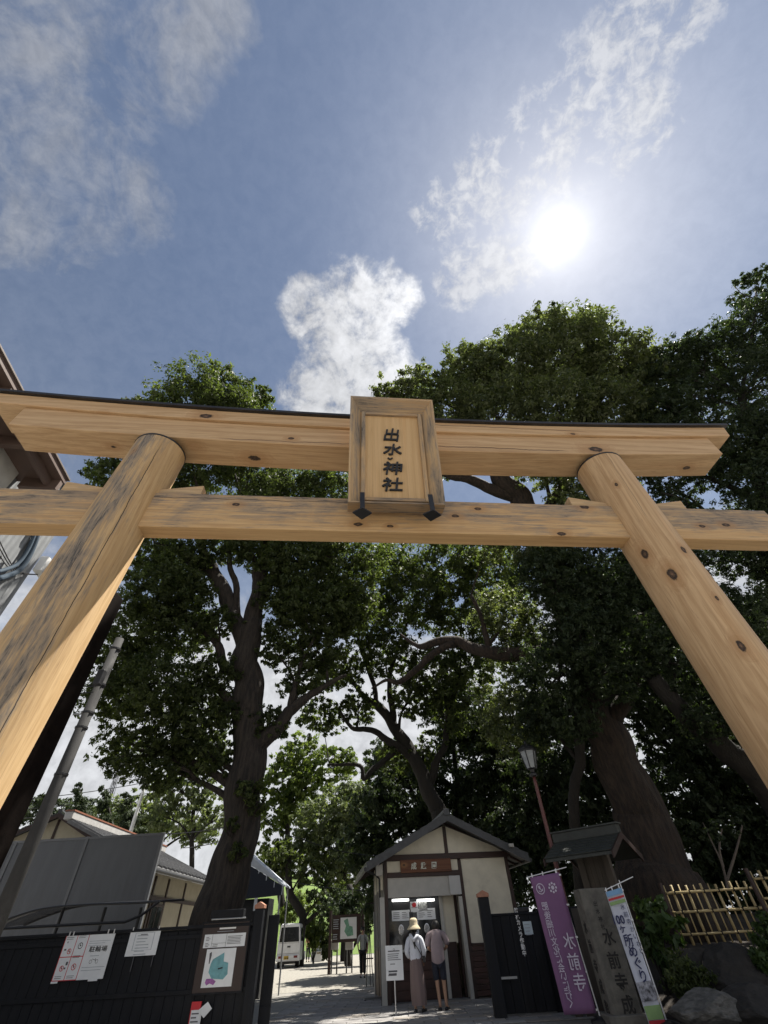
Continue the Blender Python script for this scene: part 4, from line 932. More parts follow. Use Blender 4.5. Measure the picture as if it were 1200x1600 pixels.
cam_ = k(797, 1322, -.6); MB().bx((cam_[0]-.07, -.78, cam_[1]-.04), (cam_[0]+.07, -.63, cam_[1]+.05)).cyl((cam_[0]-.02, -.80, cam_[1]), (cam_[0]-.02, -.76, cam_[1]), .035).build('security_camera', M_greyplaster, K)
MB().box((xA-.17, -.1, zb1-.30), (.22, .22, .28)).build('speaker_box', M_greyplaster, K, bev=.02)
# shell: left side wall, right and back wall, ceiling, floor
kb('wall', (xB-.10, .101, 0), (xB-.005, KD, zb1), M_plaster, K, 0); kb('wall', (xA, KD-.1, 0), (xB-.101, KD, zb1), M_plaster, K, 0)
kb('ceiling', (xA+.05, .1, zb1-.36), (xB-.11, KD-.1, zb1-.30), M_greyplaster, K, 0)
kb('plinth', (xA-.03, .11, 0), (xB-.11, KD-.11, .03), M_conc, K, 0)
# left side: boarded dado and slatted windows
for i in range(4): kb('side_post', (xA-.005, .15+i*(KD-.25)/3-.05, 0), (xA+.10, .15+i*(KD-.25)/3+.05, zb1-.001), M_darkwood if i else M_greyplaster)
kb('side_wall', (xA+.01, .2, 1.05), (xA+.06, KD-.1, 1.15), M_darkwood); kb('side_wall', (xA+.012, .2, zb1-.75), (xA+.07, KD-.1, zb1-.002), M_plaster)
kb('side_dado', (xA+.012, .2, 0), (xA+.06, KD-.1, 1.049), mat('russet_board', (.12, .06, .04), .6, .25, 5), K)
sw_ = kb('window', (xA+.03, .2, 1.151), (xA+.05, KD-.1, zb1-.751), M_glass, K, 0)
src = None
for i in range(12):
    yy = .32+i*(KD-.6)/11
    if src is None: src = MB().box((0, 0, 0), (.03, .04, zb1-1.9)).build('lattice_bar', M_greyplaster, sw_, (xA+.012, yy, (zb1-1.9)/2+1.15))
    else: inst(src, sw_, (xA+.012, yy, (zb1-1.9)/2+1.15))
kb('awning_flap', (xA-.14, .12, zb1-.78), (xA-.02, .9, zb1-.42), M_plaster)
# the serving recess
ry = .42
zv0, zv1 = k(640, 1402, .03)[1], zw-.066
kb('shutter_valance', (xA+PT+.002, .02, zv0), (xs_-.22, .07, zv1), M_greyplaster)
vx = k(727, 1380, -.1)
kb('shutter_box', (k(702, 1380, -.06)[0], -.07, k(705, 1398, -.06)[1]), (xs_-.056, .06, zv1-.01), mat('pale_grey_box', (.45, .45, .44), .6, .05, 4), K, .01)
xw1 = k(690, 1450, ry)[0]       # right end of the glazed front
kb('counter_wall', (xA+PT+.01, ry, .03), (xw1, ry+.06, k(650, 1484, ry)[1]-.04), M_darkwood)
for i in range(5): kb('counter_board', (xA+PT+.01, ry-.018, .06+i*.19), (xw1-.005, ry-.002, .06+i*.19+.178), M_dado, K, .004)
zc_ = k(650, 1483, ry)[1]
kb('counter_shelf', (xA+PT+.003, ry-.16, zc_-.045), (xw1-.004, ry+.1, zc_), M_greyplaster)
gl = kb('window', (xA+PT+.01, ry+.02, zc_+.001), (xw1, ry+.035, zb1-.37), M_glass, K, 0)
kb('jamb', (xw1, ry-.06, .03), (xw1+.10, ry+.08, zb1-.361), M_greyplaster)
kb('mullion', (k(643, 1440, ry)[0]-.06, ry-.02, zc_+.002), (k(643, 1440, ry)[0]+.06, ry+.015, k(643, 1425, ry)[1]), M_black)
for (a, c) in ((613, 639), (652, 679)):
    p0, p1 = k(a, 1407, ry-.1), k(c, 1406, ry-.1)
    MB().bx((p0[0], ry-.09, p0[1]-.03), (p1[0], ry-.03, p0[1]+.03)).build('tube_light', M_lamp, K, bev=.01)
p0 = k(719, 1402, ry+.3); MB().bx((p0[0]-.07, ry+.28, p0[1]-.025), (p0[0]+.05, ry+.34, p0[1]+.025)).build('tube_light', M_lamp, K)
def kp(name, u0, v0, u1, v1, m, nl=0, label=None, y=None):
    y = ry+.003 if y is None else y
    a, c = k(u0, v0, y), k(u1, v1, y); o = MB().bx((a[0], y, c[1]), (c[0], y+.008, a[1])).build(name, m, K)
    if nl:
        b = MB(); r = random.Random(u0)
        for i in range(nl):
            for j in range(2):
                xx = a[0]+(c[0]-a[0])*(.08+.48*j); zz = a[1]-(a[1]-c[1])*(.2+.7*i/nl); b.bx((xx, y-.003, zz-.012), (xx+(c[0]-a[0])*r.uniform(.2, .38), y-.001, zz))
        b.build('print_lines', M_txt, o)
    if label: o['label'] = label
    return o
kp('price_sheet', 612, 1423, 641, 1438, M_paper, 4); kp('price_sheet', 651, 1420, 681, 1436, M_paper, 4)
ps = kp('poster', 641, 1409, 654, 1425, M_paper, 2, 'poster with red emblem between two sheets', ry-.004); a = k(647, 1414, ry-.01); MB().ball((a[0], ry-.012, a[1]), (.07, .004, .06)).build('red_emblem', M_red, ps)
kp('name_strip', 613, 1411, 639, 1421, M_ink); kp('photo_sheet', 654, 1409, 668, 1423, mat('photo_print', (.30, .31, .30), .5, .6, 18)); kp('timetable', 645, 1439, 655, 1463, mat('pale_blue_paper2', (.55, .6, .66), .8, .05, 5), 6)
for u, v in ((627, 1453), (667, 1451)):
    a = k(u, v, ry-.01)
    o = MB().lathe((0, 0, 0), [(.085, 0), (.085, .02), (.07, .025), (.066, .012)], 24, 1, 1.45).build('speaking_hole', M_steel, K, (a[0], ry-.001, a[1]), (math.pi/2, 0, 0), smooth=False)
    src = None
    b = MB()
    for i in range(-3, 4): b.bx((-.055, -.09*math.sqrt(max(0, 1-(i/3.6)**2))*0-.004+i*.027, .011), (.055, i*.027+.006, .017))
    b.build('slot', M_black, o)
# right return of the recess with plaster, dark dado, doorway
xr1 = xw1+.1
kb('return_wall', (xr1, ry+.02, k(700, 1474, ry)[1]), (k(713, 1440, ry)[0], ry+.07, zb1-.361), M_plaster)
kb('return_dado', (xr1, ry+.01, .03), (k(718, 1500, ry)[0]-.03, ry+.072, k(700, 1472, ry)[1]), M_darkwood)
xd0 = k(714, 1440, ry)[0]
kb('door_post', (xd0, ry-.02, .03), (xd0+.07, ry+.08, zb1-.361), M_darkwood)
kb('door_panel', (xd0+.07, ry+.03, .03), (xs_-.06, ry+.07, zb1-.361), mat('pale_door', (.40, .38, .33), .7, .08, 4), K)
kb('outer_jamb', (xs_-.16, -.03, .0), (xs_-.052, .09, k(722, 1400)[1]), M_greyplaster)
# ================================================================== small furniture near the ticket office
sp = gp(619, 1588); SN = thing('notice_stand', 'white notice on steel pole with round base at left of ticket window', 'sign stand', sp)
a, c = at(602, 1478, sp.y), at(631, 1531, sp.y)
MB().lathe((0, 0, 0), [(.19, 0), (.19, .012), (.06, .03), (.02, .035)], 24).build('base', M_steel, SN, smooth=False)
MB().cyl((0, 0, .03), (0, 0, a.z-.1), .018).build('pole', M_steel, SN)
bd = MB().bx((a.x-sp.x, -.035, c.z), (c.x-sp.x, -.02, a.z)).build('board', M_paper, SN)
bw_, bh_ = c.x-a.x, a.z-c.z
def sl(x0, z, x1, n, st, th): lines(bd, a.x-sp.x+x0*bw_, c.z+z*bh_, a.x-sp.x+x1*bw_, n, st, th, M_txt, y=-.038)
sl(.15, .85, .9, 1, .03, .02); sl(.12, .76, .92, 4, .035, .012); sl(.25, .47, .6, 1, .03, .012); sl(.15, .28, .75, 2, .05, .03); sl(.12, .15, .85, 1, .03, .012)
ring(bd, (a.x-sp.x+.5*bw_, c.z+.88*bh_), .022, .006, M_txt, 'emblem', y=-.0385, bar=False)
def easel(name, label, base, h, wv, m, group=None):
    g = thing(name, label, 'stand', base, R(25), group)
    MB().bx((-.02, -.02, .06), (.02, .02, h)).build('upright', m, g); MB().bx((-wv/2, -.03, .03), (wv/2, .03, .075)).build('foot', m, g)
    MB().bx((-wv/2, -.03, 0), (-wv/2+.05, .03, .03)).bx((wv/2-.05, -.03, 0), (wv/2, .03, .03)).build('pad', M_rubber, g)
    return g
e0 = gp(587, 1563); easel('barrier_stand', 'grey barrier upright on flat foot by the side wall of the kiosk', e0, 2.0, .75, M_rod)
e1_ = gp(578, 1542); EE = thing('folding_easel', 'thin black folding easel standing further back by the kiosk side', 'easel', e1_)
for x, yy in ((-.14, -.1), (.14, -.1), (0, .25)): MB().cyl((x, yy, 0), (x*.15, 0, 1.45), .016, n=6).build('leg', M_black, EE)
MB().bx((-.16, -.06, .75), (.16, -.03, .79)).build('ledge', M_black, EE)
# map board in the far shade
ib = at(540, 1455, 34)
IB = thing('map_board', 'dark framed garden map board standing in shade at the path end', 'map board', (ib.x, 34, 0))
a, c = at(520, 1432, 34), at(564, 1470, 34); l_ = a.x-ib.x; r_ = c.x-ib.x
for x in (l_-.12, r_+.12): MB().bx((x-.07, -.07, 0), (x+.07, .07, a.z+.25)).build('post', M_darkwood, IB)
MB().bx((l_, -.03, c.z-.02), (r_, .03, a.z+.05)).build('board', M_darkwood, IB)
m0, m1 = at(532, 1434, 33.9), at(557, 1466, 33.9)
sh_ = MB().bx((m0.x-ib.x, -.05, m1.z), (m1.x-ib.x, -.035, m0.z)).build('map_sheet', M_paper, IB)
mw_, mh_ = m1.x-m0.x, m0.z-m1.z
MB().prism([(m0.x-ib.x+x*mw_, -.056, m1.z+z*mh_) for x, z in ((.2, .85), (.45, .95), (.55, .6), (.75, .55), (.8, .15), (.45, .1), (.25, .35), (.35, .6))], (0, .004, 0)).build('map_area', mat('map_green', (.16, .33, .24), .7, .3, 9), sh_)
lines(IB, at(521, 1440, 34).x-ib.x, at(521, 1437, 34).z, at(530, 1440, 34).x-ib.x, 5, .09, .03, M_lgrey, y=-.04)
lines(IB, at(521, 1440, 34).x-ib.x, at(521, 1460, 34).z, at(530, 1440, 34).x-ib.x, 3, .09, .03, M_lgrey, y=-.04)
for uu, vv, lb in ((523, 1476, 'white leaflet box under the left end of the map board'), (546, 1476, 'white leaflet box under the right end of the map board')):
    p = at(uu, vv, 34.3); bxg = thing('leaflet_box', lb, 'box', (p.x, 34.3, 0)); MB().bx((-.22, -.15, p.z-.2), (.22, .15, p.z+.2)).build('tray', M_greyplaster, bxg, bev=.03); MB().bx((-.18, -.1, 0), (-.12, .1, p.z-.2)).bx((.12, -.1, 0), (.18, .1, p.z-.2)).build('leg', M_black, bxg)
# A-frame board with photographs
ap = gp(495, 1503); AF = thing('sandwich_board', 'white framed A-frame board of small photos beside the parked van', 'sandwich board', ap, R(-8))
az = at(497, 1465, ap.y).z; aw2 = ppx(ap, 17)
for sg, nm in ((-1, 'front_frame'), (1, 'back_frame')):
    f_ = MB().prism([(-aw2/2, sg*.35, 0), (aw2/2, sg*.35, 0), (aw2/2, sg*.02, az), (-aw2/2, sg*.02, az)], (0, .03, 0)).build(nm, M_white, AF)
    if sg < 0:
        for r in range(6):
            for cc in range(2):
                t0, t1 = .32+r*.108, .32+r*.108+.085; x0 = -aw2*.43+cc*aw2*.45
                MB().prism([(x0, -.36+.33*t0, az*t0), (x0+aw2*.4, -.36+.33*t0, az*t0), (x0+aw2*.4, -.36+.33*t1, az*t1), (x0, -.36+.33*t1, az*t1)], (0, .004, 0)).build('photo', mat('photo_%d' % ((r+cc) % 3), ((.20, .22, .18), (.33, .28, .2), (.15, .2, .24))[(r+cc) % 3], .5, .5, 12), f_)
sg_ = gp(473, 1506); SS = thing('stall_sign', 'little white sign board beside the stall person near the van', 'sign', sg_)
b1, b2 = at(469, 1486, sg_.y), at(477, 1499, sg_.y)
MB().bx((b1.x-sg_.x, -.02, b2.z), (b2.x-sg_.x, .02, b1.z)).build('board', M_paper, SS); MB().cyl((0, .03, 0), (0, .03, b1.z-.05), .03, n=8).build('leg', M_black, SS)
b3, b4 = at(469, 1457, sg_.y), at(477, 1464, sg_.y); MB().bx((b3.x-sg_.x, -.02, b4.z), (b4.x-sg_.x, .02, b3.z)).build('upper_board', M_lgrey, SS); MB().cyl((0, .06, b1.z-.1), (0, .06, b4.z+.1), .03, n=8).build('leg', M_black, SS)
GL = thing('garden_lamp', 'thin garden lamp post with white head among the bright bushes', 'lamp post', gp(472, 1497)); gz = at(474, 1419, GL.location.y).z
MB().cyl((0, 0, 0), (0, 0, gz-.25), .05).build('post', M_black, GL); MB().lathe((0, 0, gz-.25), [(.06, 0), (.16, .1), (.16, .4), (.05, .5)], 12).build('lamp_head', M_white, GL)
wp_ = at(212, 1274, 40); WP = thing('slim_mast', 'slim pale mast leaning out of the far left treetops', 'mast', (wp_.x, 40, 0)); wt = at(228, 1222, 40)
MB().tube([(0, 0, 0), (0, 0, wp_.z-.5), (wt.x-wp_.x, 0, wt.z)], [.16, .14, .10], 10).build('shaft', M_white, WP)
an = at(157, 1285, 60); AN = thing('antenna_mast', 'thin lattice antenna mast with guy wires far off at left', 'antenna', (an.x, 60, 0)); atz = at(157, 1160, 60).z
mbA = MB()
for k_ in range(3):
    aa = k_*2.094; mbA.cyl((.4*math.cos(aa), .4*math.sin(aa), 0), (.12*math.cos(aa), .12*math.sin(aa), atz), .05, n=5)
for i in range(24):
    z = atz*i/24; r0 = .4-.28*i/24; mbA.cyl((r0, 0, z), (-r0*.5, r0*.87, z+atz/24), .03, n=4); mbA.cyl((-r0*.5, r0*.87, z), (-r0*.5, -r0*.87, z+atz/24), .03, n=4)
mbA.build('lattice', M_black, AN)
for dx in (-1.6, -.9, .9, 1.6): MB().cyl((0, 0, atz*.98), (dx, .2, 0), .03, n=4).build('guy_wire', M_black, AN)
# ================================================================== stone pillar, banners, street lamp, roofed board
M_stone = mat('carved_stone', (.15, .14, .12), .9, .25, 5, .6, 45, dirt=(.06, .06, .045, .8))
M_carve = mat('carved_ink', (.03, .028, .026), .8, .3, 12)
ST = thing('stone_pillar', 'tall square stone pillar carved with dark characters between two banners', 'stone pillar', (3.90, 13.0, 0))
zt = at(920, 1388, 13).z; SWd = .60
MB().bx((0, 0, 0), (SWd, .5, zt)).build('shaft', M_stone, ST, bev=.02)
MB().bx((-.12, -.12, 0), (SWd+.12, .62, .14)).build('base', M_stone, ST, bev=.02)
for ch, (u, v), s_ in (('水', (951, 1464), .26), ('前', (959, 1500), .26), ('寺', (971, 1534), .26), ('成', (981, 1570), .26), ('趣', (990, 1606), .26), ('園', (998, 1640), .26)):
    p = at(u, v, 13); text(ch, s_, M_carve, ST, (p.x-3.90, -.004, p.z), name='carved_character', ext=.003, off=.006)
for ch, (u, v) in (('出', (930, 1412)), ('水', (934, 1424)), ('神', (938, 1436)), ('社', (942, 1448))):
    p = at(u, v, 13); text(ch, .09, M_carve, ST, (p.x-3.90, -.004, p.z), name='carved_character', off=.002)
for i, ch in enumerate('水前寺成趣園'):
    text(ch, .22, M_carve, ST, (-.004, .24, zt-.62-.29*i), (0, 0, -math.pi/2), name='carved_character', ext=.003, off=.004)
def nobori(name, label, Y, top, bot, bar, tl, tr, br, bl, m, px_=.014):
    b = at(*bot, Y); t = at(*top, Y); g = thing(name, label, 'banner', (b.x, Y, 0)); o = g.location
    L = lambda q: (q.x-o.x, q.y-o.y, q.z)
    MB().lathe((0, 0, 0), [(.2, 0), (.2, .05), (.06, .09), (.03, .1)], 16).build('foot', M_black, g)
    MB().cyl((b.x-o.x, 0, .05), (t.x-o.x, 0, t.z), px_, px_*.8, 8).build('pole', M_white, g)
    c0, c1 = at(*bar[0], Y-.02), at(*bar[1], Y-.02); MB().cyl(L(c0), L(c1), .009, n=6).build('cross_bar', M_white, g)
    A, B, C, D_ = [at(*q, Y-.02) for q in (tl, tr, br, bl)]
    cl = quadsheet('cloth', m, g, A, B, C, D_, .004, 8, 22, .02)
    src = None
    for t_ in (0.02, .26, .5, .74, .98):
        p = B.lerp(C, t_); MB().box((p.x-o.x+.012, -.02, p.z), (.05, .012, .03)).build('loop', M_white, g)
    for t_ in (.08, .45, .9):
        p = A.lerp(B, t_); MB().box((p.x-o.x, -.02, p.z+.03), (.022, .012, .075)).build('loop', M_white, g)
    def on(u, v, dy=-.034):
        p = at(u, v, Y-.02); return (p.x-o.x, -.02+dy, p.z)
    return g, on, cl, (A, B, C, D_)
M_purple = mat('purple_cloth', (.215, .105, .215), .8, .08, 3, .1, 70); M_pwhite = mat('banner_white_print', (.62, .56, .66), .8, .04, 5)
NB, on, cl, cor = nobori('nobori_banner', 'purple vertical banner with mirrored white characters and two crests', 13.4, (868, 1357), (941, 1601), ((823, 1371), (885, 1355)), (828, 1371), (873, 1363), (932, 1583), (882, 1586), M_purple)
lean2 = math.atan2((cor[3]-cor[0]).x, -(cor[3]-cor[0]).z)
for i, ch in enumerate('肥後細川文化に会いに行く'):
    t = i/11; u, v = 851+t*(891-851), 1416+t*(1567-1416); text(ch, .145 if i not in (0, 1, 2) else .15, M_pwhite, NB, on(u, v), (0, -lean2*.3, 0), 'character', ext=.002, off=.001, mirror=True)
for ch, u, v in (('水', 888, 1470), ('前', 896, 1502), ('寺', 905, 1534)): text(ch, .27, M_pwhite, NB, on(u, v), (0, 0, 0), 'character', ext=.002, off=.002, mirror=True)
q = on(844, 1389); ring(NB, (q[0], q[2]), .098, .016, M_pwhite, 'crest_ring', y=q[1], bar=False)
MB().tube(catmull([(q[0]-.05, q[1], q[2]+.03), (q[0]-.01, q[1], q[2]+.05), (q[0]+.0, q[1], q[2]-.01), (q[0]+.05, q[1], q[2]-.03)], [.01]*4)[0], .009, 6).tube(catmull([(q[0]-.05, q[1], q[2]-.03), (q[0]+.0, q[1], q[2]-.05), (q[0]+.06, q[1], q[2]+.0)], [.01]*3)[0], .008, 6).ball((q[0]-.02, q[1], q[2]+.015), (.02, .004, .02)).build('crest_figure', M_pwhite, NB)
q = on(863, 1387); cm = MB(); cm.lathe((0, 0, 0), [(.036, -.002), (.036, .002)], 16)
for i in range(8): cm.lathe((.078*math.cos(i*math.pi/4), .078*math.sin(i*math.pi/4), 0), [(.022, -.002), (.022, .002)], 12)
cm.build('nine_disc_crest', M_pwhite, NB, q, (math.pi/2, 0, 0))
M_wcloth = mat('white_cloth', (.60, .62, .70), .8, .04, 3, .1, 60)
NW, on, cl, cor = nobori('nobori_banner', 'white vertical banner with blue characters and red green stripes', 12.5, (967, 1375), (1044, 1603), ((945, 1391), (989, 1370)), (946, 1394), (970, 1387), (1041, 1604), (1016, 1606), M_wcloth)
A, B, C, D_ = cor
def band(t0, t1, m, nm):
    e = Vector((0, -.032, 0)); quadsheet(nm, m, NW, A.lerp(D_, t0)+e, B.lerp(C, t0)+e, B.lerp(C, t1)+e, A.lerp(D_, t1)+e, .003)
band(.0, .045, mat('sky_blue_print', (.22, .40, .62), .8, .1, 5), 'stripe'); band(.06, .078, M_red, 'stripe'); band(.09, .118, mat('leaf_green_print', (.28, .42, .17), .8, .1, 5), 'stripe')
band(.70, .83, mat('picture_print', (.20, .20, .22), .8, .9, 16, dirt=(.55, .55, .6, .9)), 'picture'); band(.86, .95, mat('leaf_green_print', (.28, .42, .17)), 'stripe'); band(.955, 1., M_red, 'stripe')
M_bl = mat('navy_print', (.02, .025, .09), .7, .1, 5)
lw = math.atan2((D_-A).x, -(D_-A).z)
for ch, u, v, s_ in (('100', 966, 1437, .15), ('ヶ', 972, 1452, .15), ('所', 981, 1469, .19), ('め', 988, 1486, .19), ('ぐ', 996, 1505, .19), ('り', 1004, 1525, .19)):
    text(ch, s_, M_bl, NW, on(u, v), (0, 0, 0), 'character', ext=.002, off=.003, fit=(.235, .14) if ch == '100' else None)
for i, ch in enumerate('水前寺かいわい'):
    text(ch, .095, M_bl, NW, on(972+i*5.0, 1417+i*11.5), (0, 0, 0), 'character', ext=.002)
# street lamp
lb = at(871, 1372, 17); lt_ = at(836, 1214, 17)
SL = thing('street_lamp', 'tall red brown street lamp with glass lantern right of the ticket office', 'street lamp', (lb.x+.06, 17, 0))
M_rb = mat('red_brown_paint', (.13, .045, .04), .45, .15, 4)
zl = lt_.z
MB().lathe((0, 0, 0), [(.16, 0), (.16, .3), (.10, .4), (.075, .9), (.055, zl-.2), (.05, zl)], 16).build('pole', M_rb, SL, smooth=True)
MB().lathe((0, 0, zl), [(.06, 0), (.13, .03), (.13, .09), (.07, .14), (.09, .22), (.15, .26)], 16).build('collar', M_black, SL)
lz = zl+.26
lf = 1.3
MB().lathe((0, 0, lz), [(.17, 0), (.28, .52), (.27, .525), (.16, .005)], 6).build('lantern_glass', mat('frosted_glass', (.30, .32, .33), .25, .1, 4), SL)
fb = MB()
for i in range(6):
    a = i*math.pi/3; fb.cyl((.176*math.cos(a), .176*math.sin(a), lz), (.29*math.cos(a), .29*math.sin(a), lz+.53), .02, n=5)
fb.lathe((0, 0, lz+.52), [(.31, 0), (.31, .05), (.25, .055)], 6).build('lantern_frame', M_black, SL)
MB().lathe((0, 0, lz+.576), [(.34, 0), (.33, .04), (.16, .17), (.06, .20), (.05, .28), (.01, .33)], 6).build('lantern_cap', M_black, SL)
# roofed signboard with copper tiles
kz = at(935, 1300, 15.4); KS = thing('roofed_signboard', 'small timber signboard with green copper gable roof behind stone pillar', 'signboard', (at(935, 1370, 15.4).x, 15.4, 0), R(-42))
rz_ = kz.z-.12; ez_ = at(905, 1338, 15.).z
for sg in (-1, 1):
    MB().prism([(-.95, 0, rz_), (-.95, sg*.95, ez_), (-.95, sg*.95, ez_-.07), (-.95, 0, rz_-.07)], (1.9, 0, 0)).build('roof', M_copper, KS)
    sl_ = math.atan2(rz_-ez_, .95); src = None
    for i in range(6):
        t = (i+.5)/6
        for j in range(5):
            src2 = MB().box((0, 0, 0), (.372, .205, .02), rx=-sg*(sl_-.07)).build('shingle', M_copper, KS, (-.76+.38*j, sg*.95*t, rz_+(ez_-rz_)*t+.022)) if src is None else inst(src, KS, (-.76+.38*j, sg*.95*t, rz_+(ez_-rz_)*t+.022)); src = src or src2
MB().bx((-.98, -.13, rz_-.02), (.98, .13, rz_+.20)).build('ridge_box', M_copper, KS, bev=.015)
MB().bx((-1.02, -.16, rz_+.202), (1.02, .16, rz_+.24)).build('ridge_cap', M_copper, KS)
for x in (-.99, .96):
    for sg in (-1, 1): MB().prism([(x, 0, rz_-.12), (x, sg*1.0, ez_-.15), (x, sg*1.0, ez_-.0), (x, 0, rz_+.03)], (.04, 0, 0)).build('barge_board', M_darkwood, KS)
M_oldwood = mat('weathered_board', (.075, .062, .05), .8, .3, 5, .3, 40, stretch=(1, 1, .15))
for x in (-.36, .36): MB().bx((x-.09, -.09, 0), (x+.09, .09, rz_-.2)).build('post', M_oldwood, KS, bev=.01)
for i in range(4): MB().bx((-.27+.135*i+.003, -.03, 1.2), (-.27+.135*(i+1)-.003, .03, ez_+.05)).build('board', M_oldwood, KS)
for z in (.9, ez_+.06): MB().bx((-.5, -.06, z), (.5, .06, z+.12)).build('rail', M_oldwood, KS)
# old low wooden lattice fence between stone pillar and board
WL = thing('wooden_fence', 'old grey wooden picket fence just behind the stone pillar', 'fence', (3.55, 14.2, 0))
src = None
for i in range(7):
    if src is None: src = MB().box((0, 0, .85), (.16, .03, 1.7)).build('picket', M_oldwood, WL, (0, 0, 0), bev=.006)
    else: inst(src, WL, (.24*i, 0, 0))
for z in (.45, 1.25): MB().bx((-.1, .016, z), (1.55, .06, z+.12)).build('rail', M_oldwood, WL)
# ================================================================== bamboo fence on the bank
M_bam = mat('dry_bamboo', (.44, .34, .165), .55, .2, 6, .15, 30, stretch=(1, 1, .2)); M_bam2 = mat('bamboo_rail', (.40, .31, .15), .55, .2, 6, stretch=(.2, 1, 1)); M_cord = mat('black_cord', (.015, .012, .01), .9)
def bamboo(label, Y, u0, u1, vt0, vt1, vb0, vb1, n, rails):
    a, b_ = at(u0, vt0, Y), at(u1, vt1, Y); a2 = at(u0, vt0, Y)
    zb = at((u0+u1)/2, (vb0+vb1)/2, Y).z; zt_ = (a.z+b_.z)/2
    g = thing('bamboo_fence', label, 'fence', (a.x, Y, zb), 0, None); Wd = b_.x-a.x; Ht = zt_-zb
    thick = thin = None; rs_ = random.Random(n)
    for i in range(n):
        x = Wd*i/(n-1); big = i % 2 == 1
        if big and thick is None: thick = MB().tube([(0, 0, 0), (0, 0, Ht*.5), (0, 0, Ht)], [.034, .033, .031], 8).build('bamboo_slat', M_bam, g, (x, .0, 0), smooth=True)
        elif not big and thin is None: thin = MB().tube([(0, 0, 0), (0, 0, Ht)], [.017, .016], 7).build('bamboo_slat', M_bam, g, (x, 0, 0), smooth=True)
        else: inst(thick if big else thin, g, (x, rs_.uniform(-.004, .004), rs_.uniform(-.03, .02)), (0, rs_.uniform(-.005, .005), 0))
    for f in rails:
        for yy in (-.055, .05): MB().tube([(-.02, yy, Ht*f), (Wd+.03, yy, Ht*f+rs_.uniform(-.01, .01))], .024, 8).build('bamboo_rail', M_bam2, g, smooth=True)
        cb_ = MB()
        for i in range(1, n, 2): cb_.box((Wd*i/(n-1), 0, Ht*f), (.03, .165, .07))
        cb_.build('cord_ties', M_cord, g)
    for x in (-.07,): MB().cyl((x, .02, -.5), (x, .02, Ht+.05), .05, n=10).build('post', M_darkwood, g)
    return g
bamboo('wider bamboo lattice fence standing on the dark bank before the thick trunk', 15.0, 1037, 1172, 1385, 1374, 1482, 1470, 13, (.17, .53, .86))
bamboo('bamboo fence length set a little higher at the right picture edge', 14.3, 1172, 1300, 1362, 1352, 1462, 1450, 11, (.17, .53, .86))
# rocks at the foot of the bank
def rock(label, u0, u1, v0, v1, Y, seed, m, sy=.8, grp=None):
    a, b_ = at(u0, v1, Y), at(u1, v0, Y); r = random.Random(seed); me = bpy.data.meshes.new('rock'); bm = bmesh.new(); bmesh.ops.create_icosphere(bm, subdivisions=5, radius=1)
    pl_ = [(Vector((r.gauss(0, 1), r.gauss(0, 1), r.gauss(0, .8))).normalized(), r.uniform(.62, .92)) for _ in range(13)]
    for v in bm.verts:
        p = v.co.copy()
        for n_, d_ in pl_:
            t = p.dot(n_)
            if t > d_: p -= n_*(t-d_)*.92
        v.co = p*(1+.07*mnoise.noise(p*2.3+Vector((seed, 0, 0)))+.05*mnoise.noise(p*6)+.03*abs(mnoise.noise(p*13)))
    bm.to_mesh(me); bm.free(); me.materials.append(m)
    zlo = max(a.z, 0); sx, sz = (b_.x-a.x)/2, (b_.z-zlo)
    o = bpy.data.objects.new('rock', me); COL.objects.link(o); o.location = ((a.x+b_.x)/2, Y, zlo+sz*.35); o.scale = (sx*1.1, sx*sy, sz*.78); o.rotation_euler = (0, 0, r.uniform(0, 6)*0)
    tag(o, label, 'rock', grp); return o
M_rock = mat('grey_rock', (.11, .105, .095), .9, .5, 4, .8, 18, dirt=(.06, .06, .05, .7)); M_rockd = mat('dark_rock', (.026, .023, .02), .9, .4, 4, .8, 15)
rock('pale jagged grey rock lying at the foot of the dark bank', 1050, 1140, 1546, 1600, 11.9, 4, M_rock)
rock('large dark boulder set in the bank under the bamboo fence', 1100, 1182, 1478, 1560, 13.2, 7, M_rockd)
rock('dark boulder under the left part of the bamboo fence', 1052, 1112, 1474, 1530, 13.5, 9, M_rockd)
rock('dark low boulder at the right corner beside the pale rock', 1135, 1230, 1540, 1612, 12.0, 12, M_rockd)
# ================================================================== van
va = gp(452, 1513); vw = 1.62; VX = at(468.5, 1480, va.y).x - vw/2; VH = at(452, 1443, va.y).z
VN = thing('white_van', 'small white van parked with its rear to the entrance', 'van', (VX, va.y, 0), R(4))
hw_ = vw/2
def ringpts(y, xs, zlo, zhi, tuck):
    return [(-xs, y, zlo), (-xs, y, zlo+(zhi-zlo)*.45), (-xs+tuck, y, zhi-.10), (-xs+tuck+.08, y, zhi), (xs-tuck-.08, y, zhi), (xs-tuck, y, zhi-.10), (xs, y, zlo+(zhi-zlo)*.45), (xs, y, zlo)]
secs = [ringpts(0, hw_, .34, VH-.02, .12), ringpts(.12, hw_+.0, .34, VH, .12), ringpts(2.3, hw_, .34, VH, .12), ringpts(2.75, hw_, .34, VH-.12, .12), ringpts(3.2, hw_-.02, .34, VH-.75, .10), ringpts(3.42, hw_-.06, .34, VH-1.0, .06)]
bb = MB(); bb.add([p for s_ in secs for p in s_], [(i*8+k_, i*8+(k_+1) % 8, (i+1)*8+(k_+1) % 8, (i+1)*8+k_) for i in range(5) for k_ in range(8)] + [tuple(range(8)), tuple(range(47, 39, -1))])
bb.build('body', M_vanwhite, VN, bev=.035)
wzl, wzh = .34+(VH-.34)*.50, VH-.20
gtr = MB().prism([(-hw_+.10, -.012, wzl), (hw_-.10, -.012, wzl), (hw_-.17, -.012, wzh), (-hw_+.17, -.012, wzh)], (0, .02, 0)).build('rear_window', M_glass, VN, bev=.004)
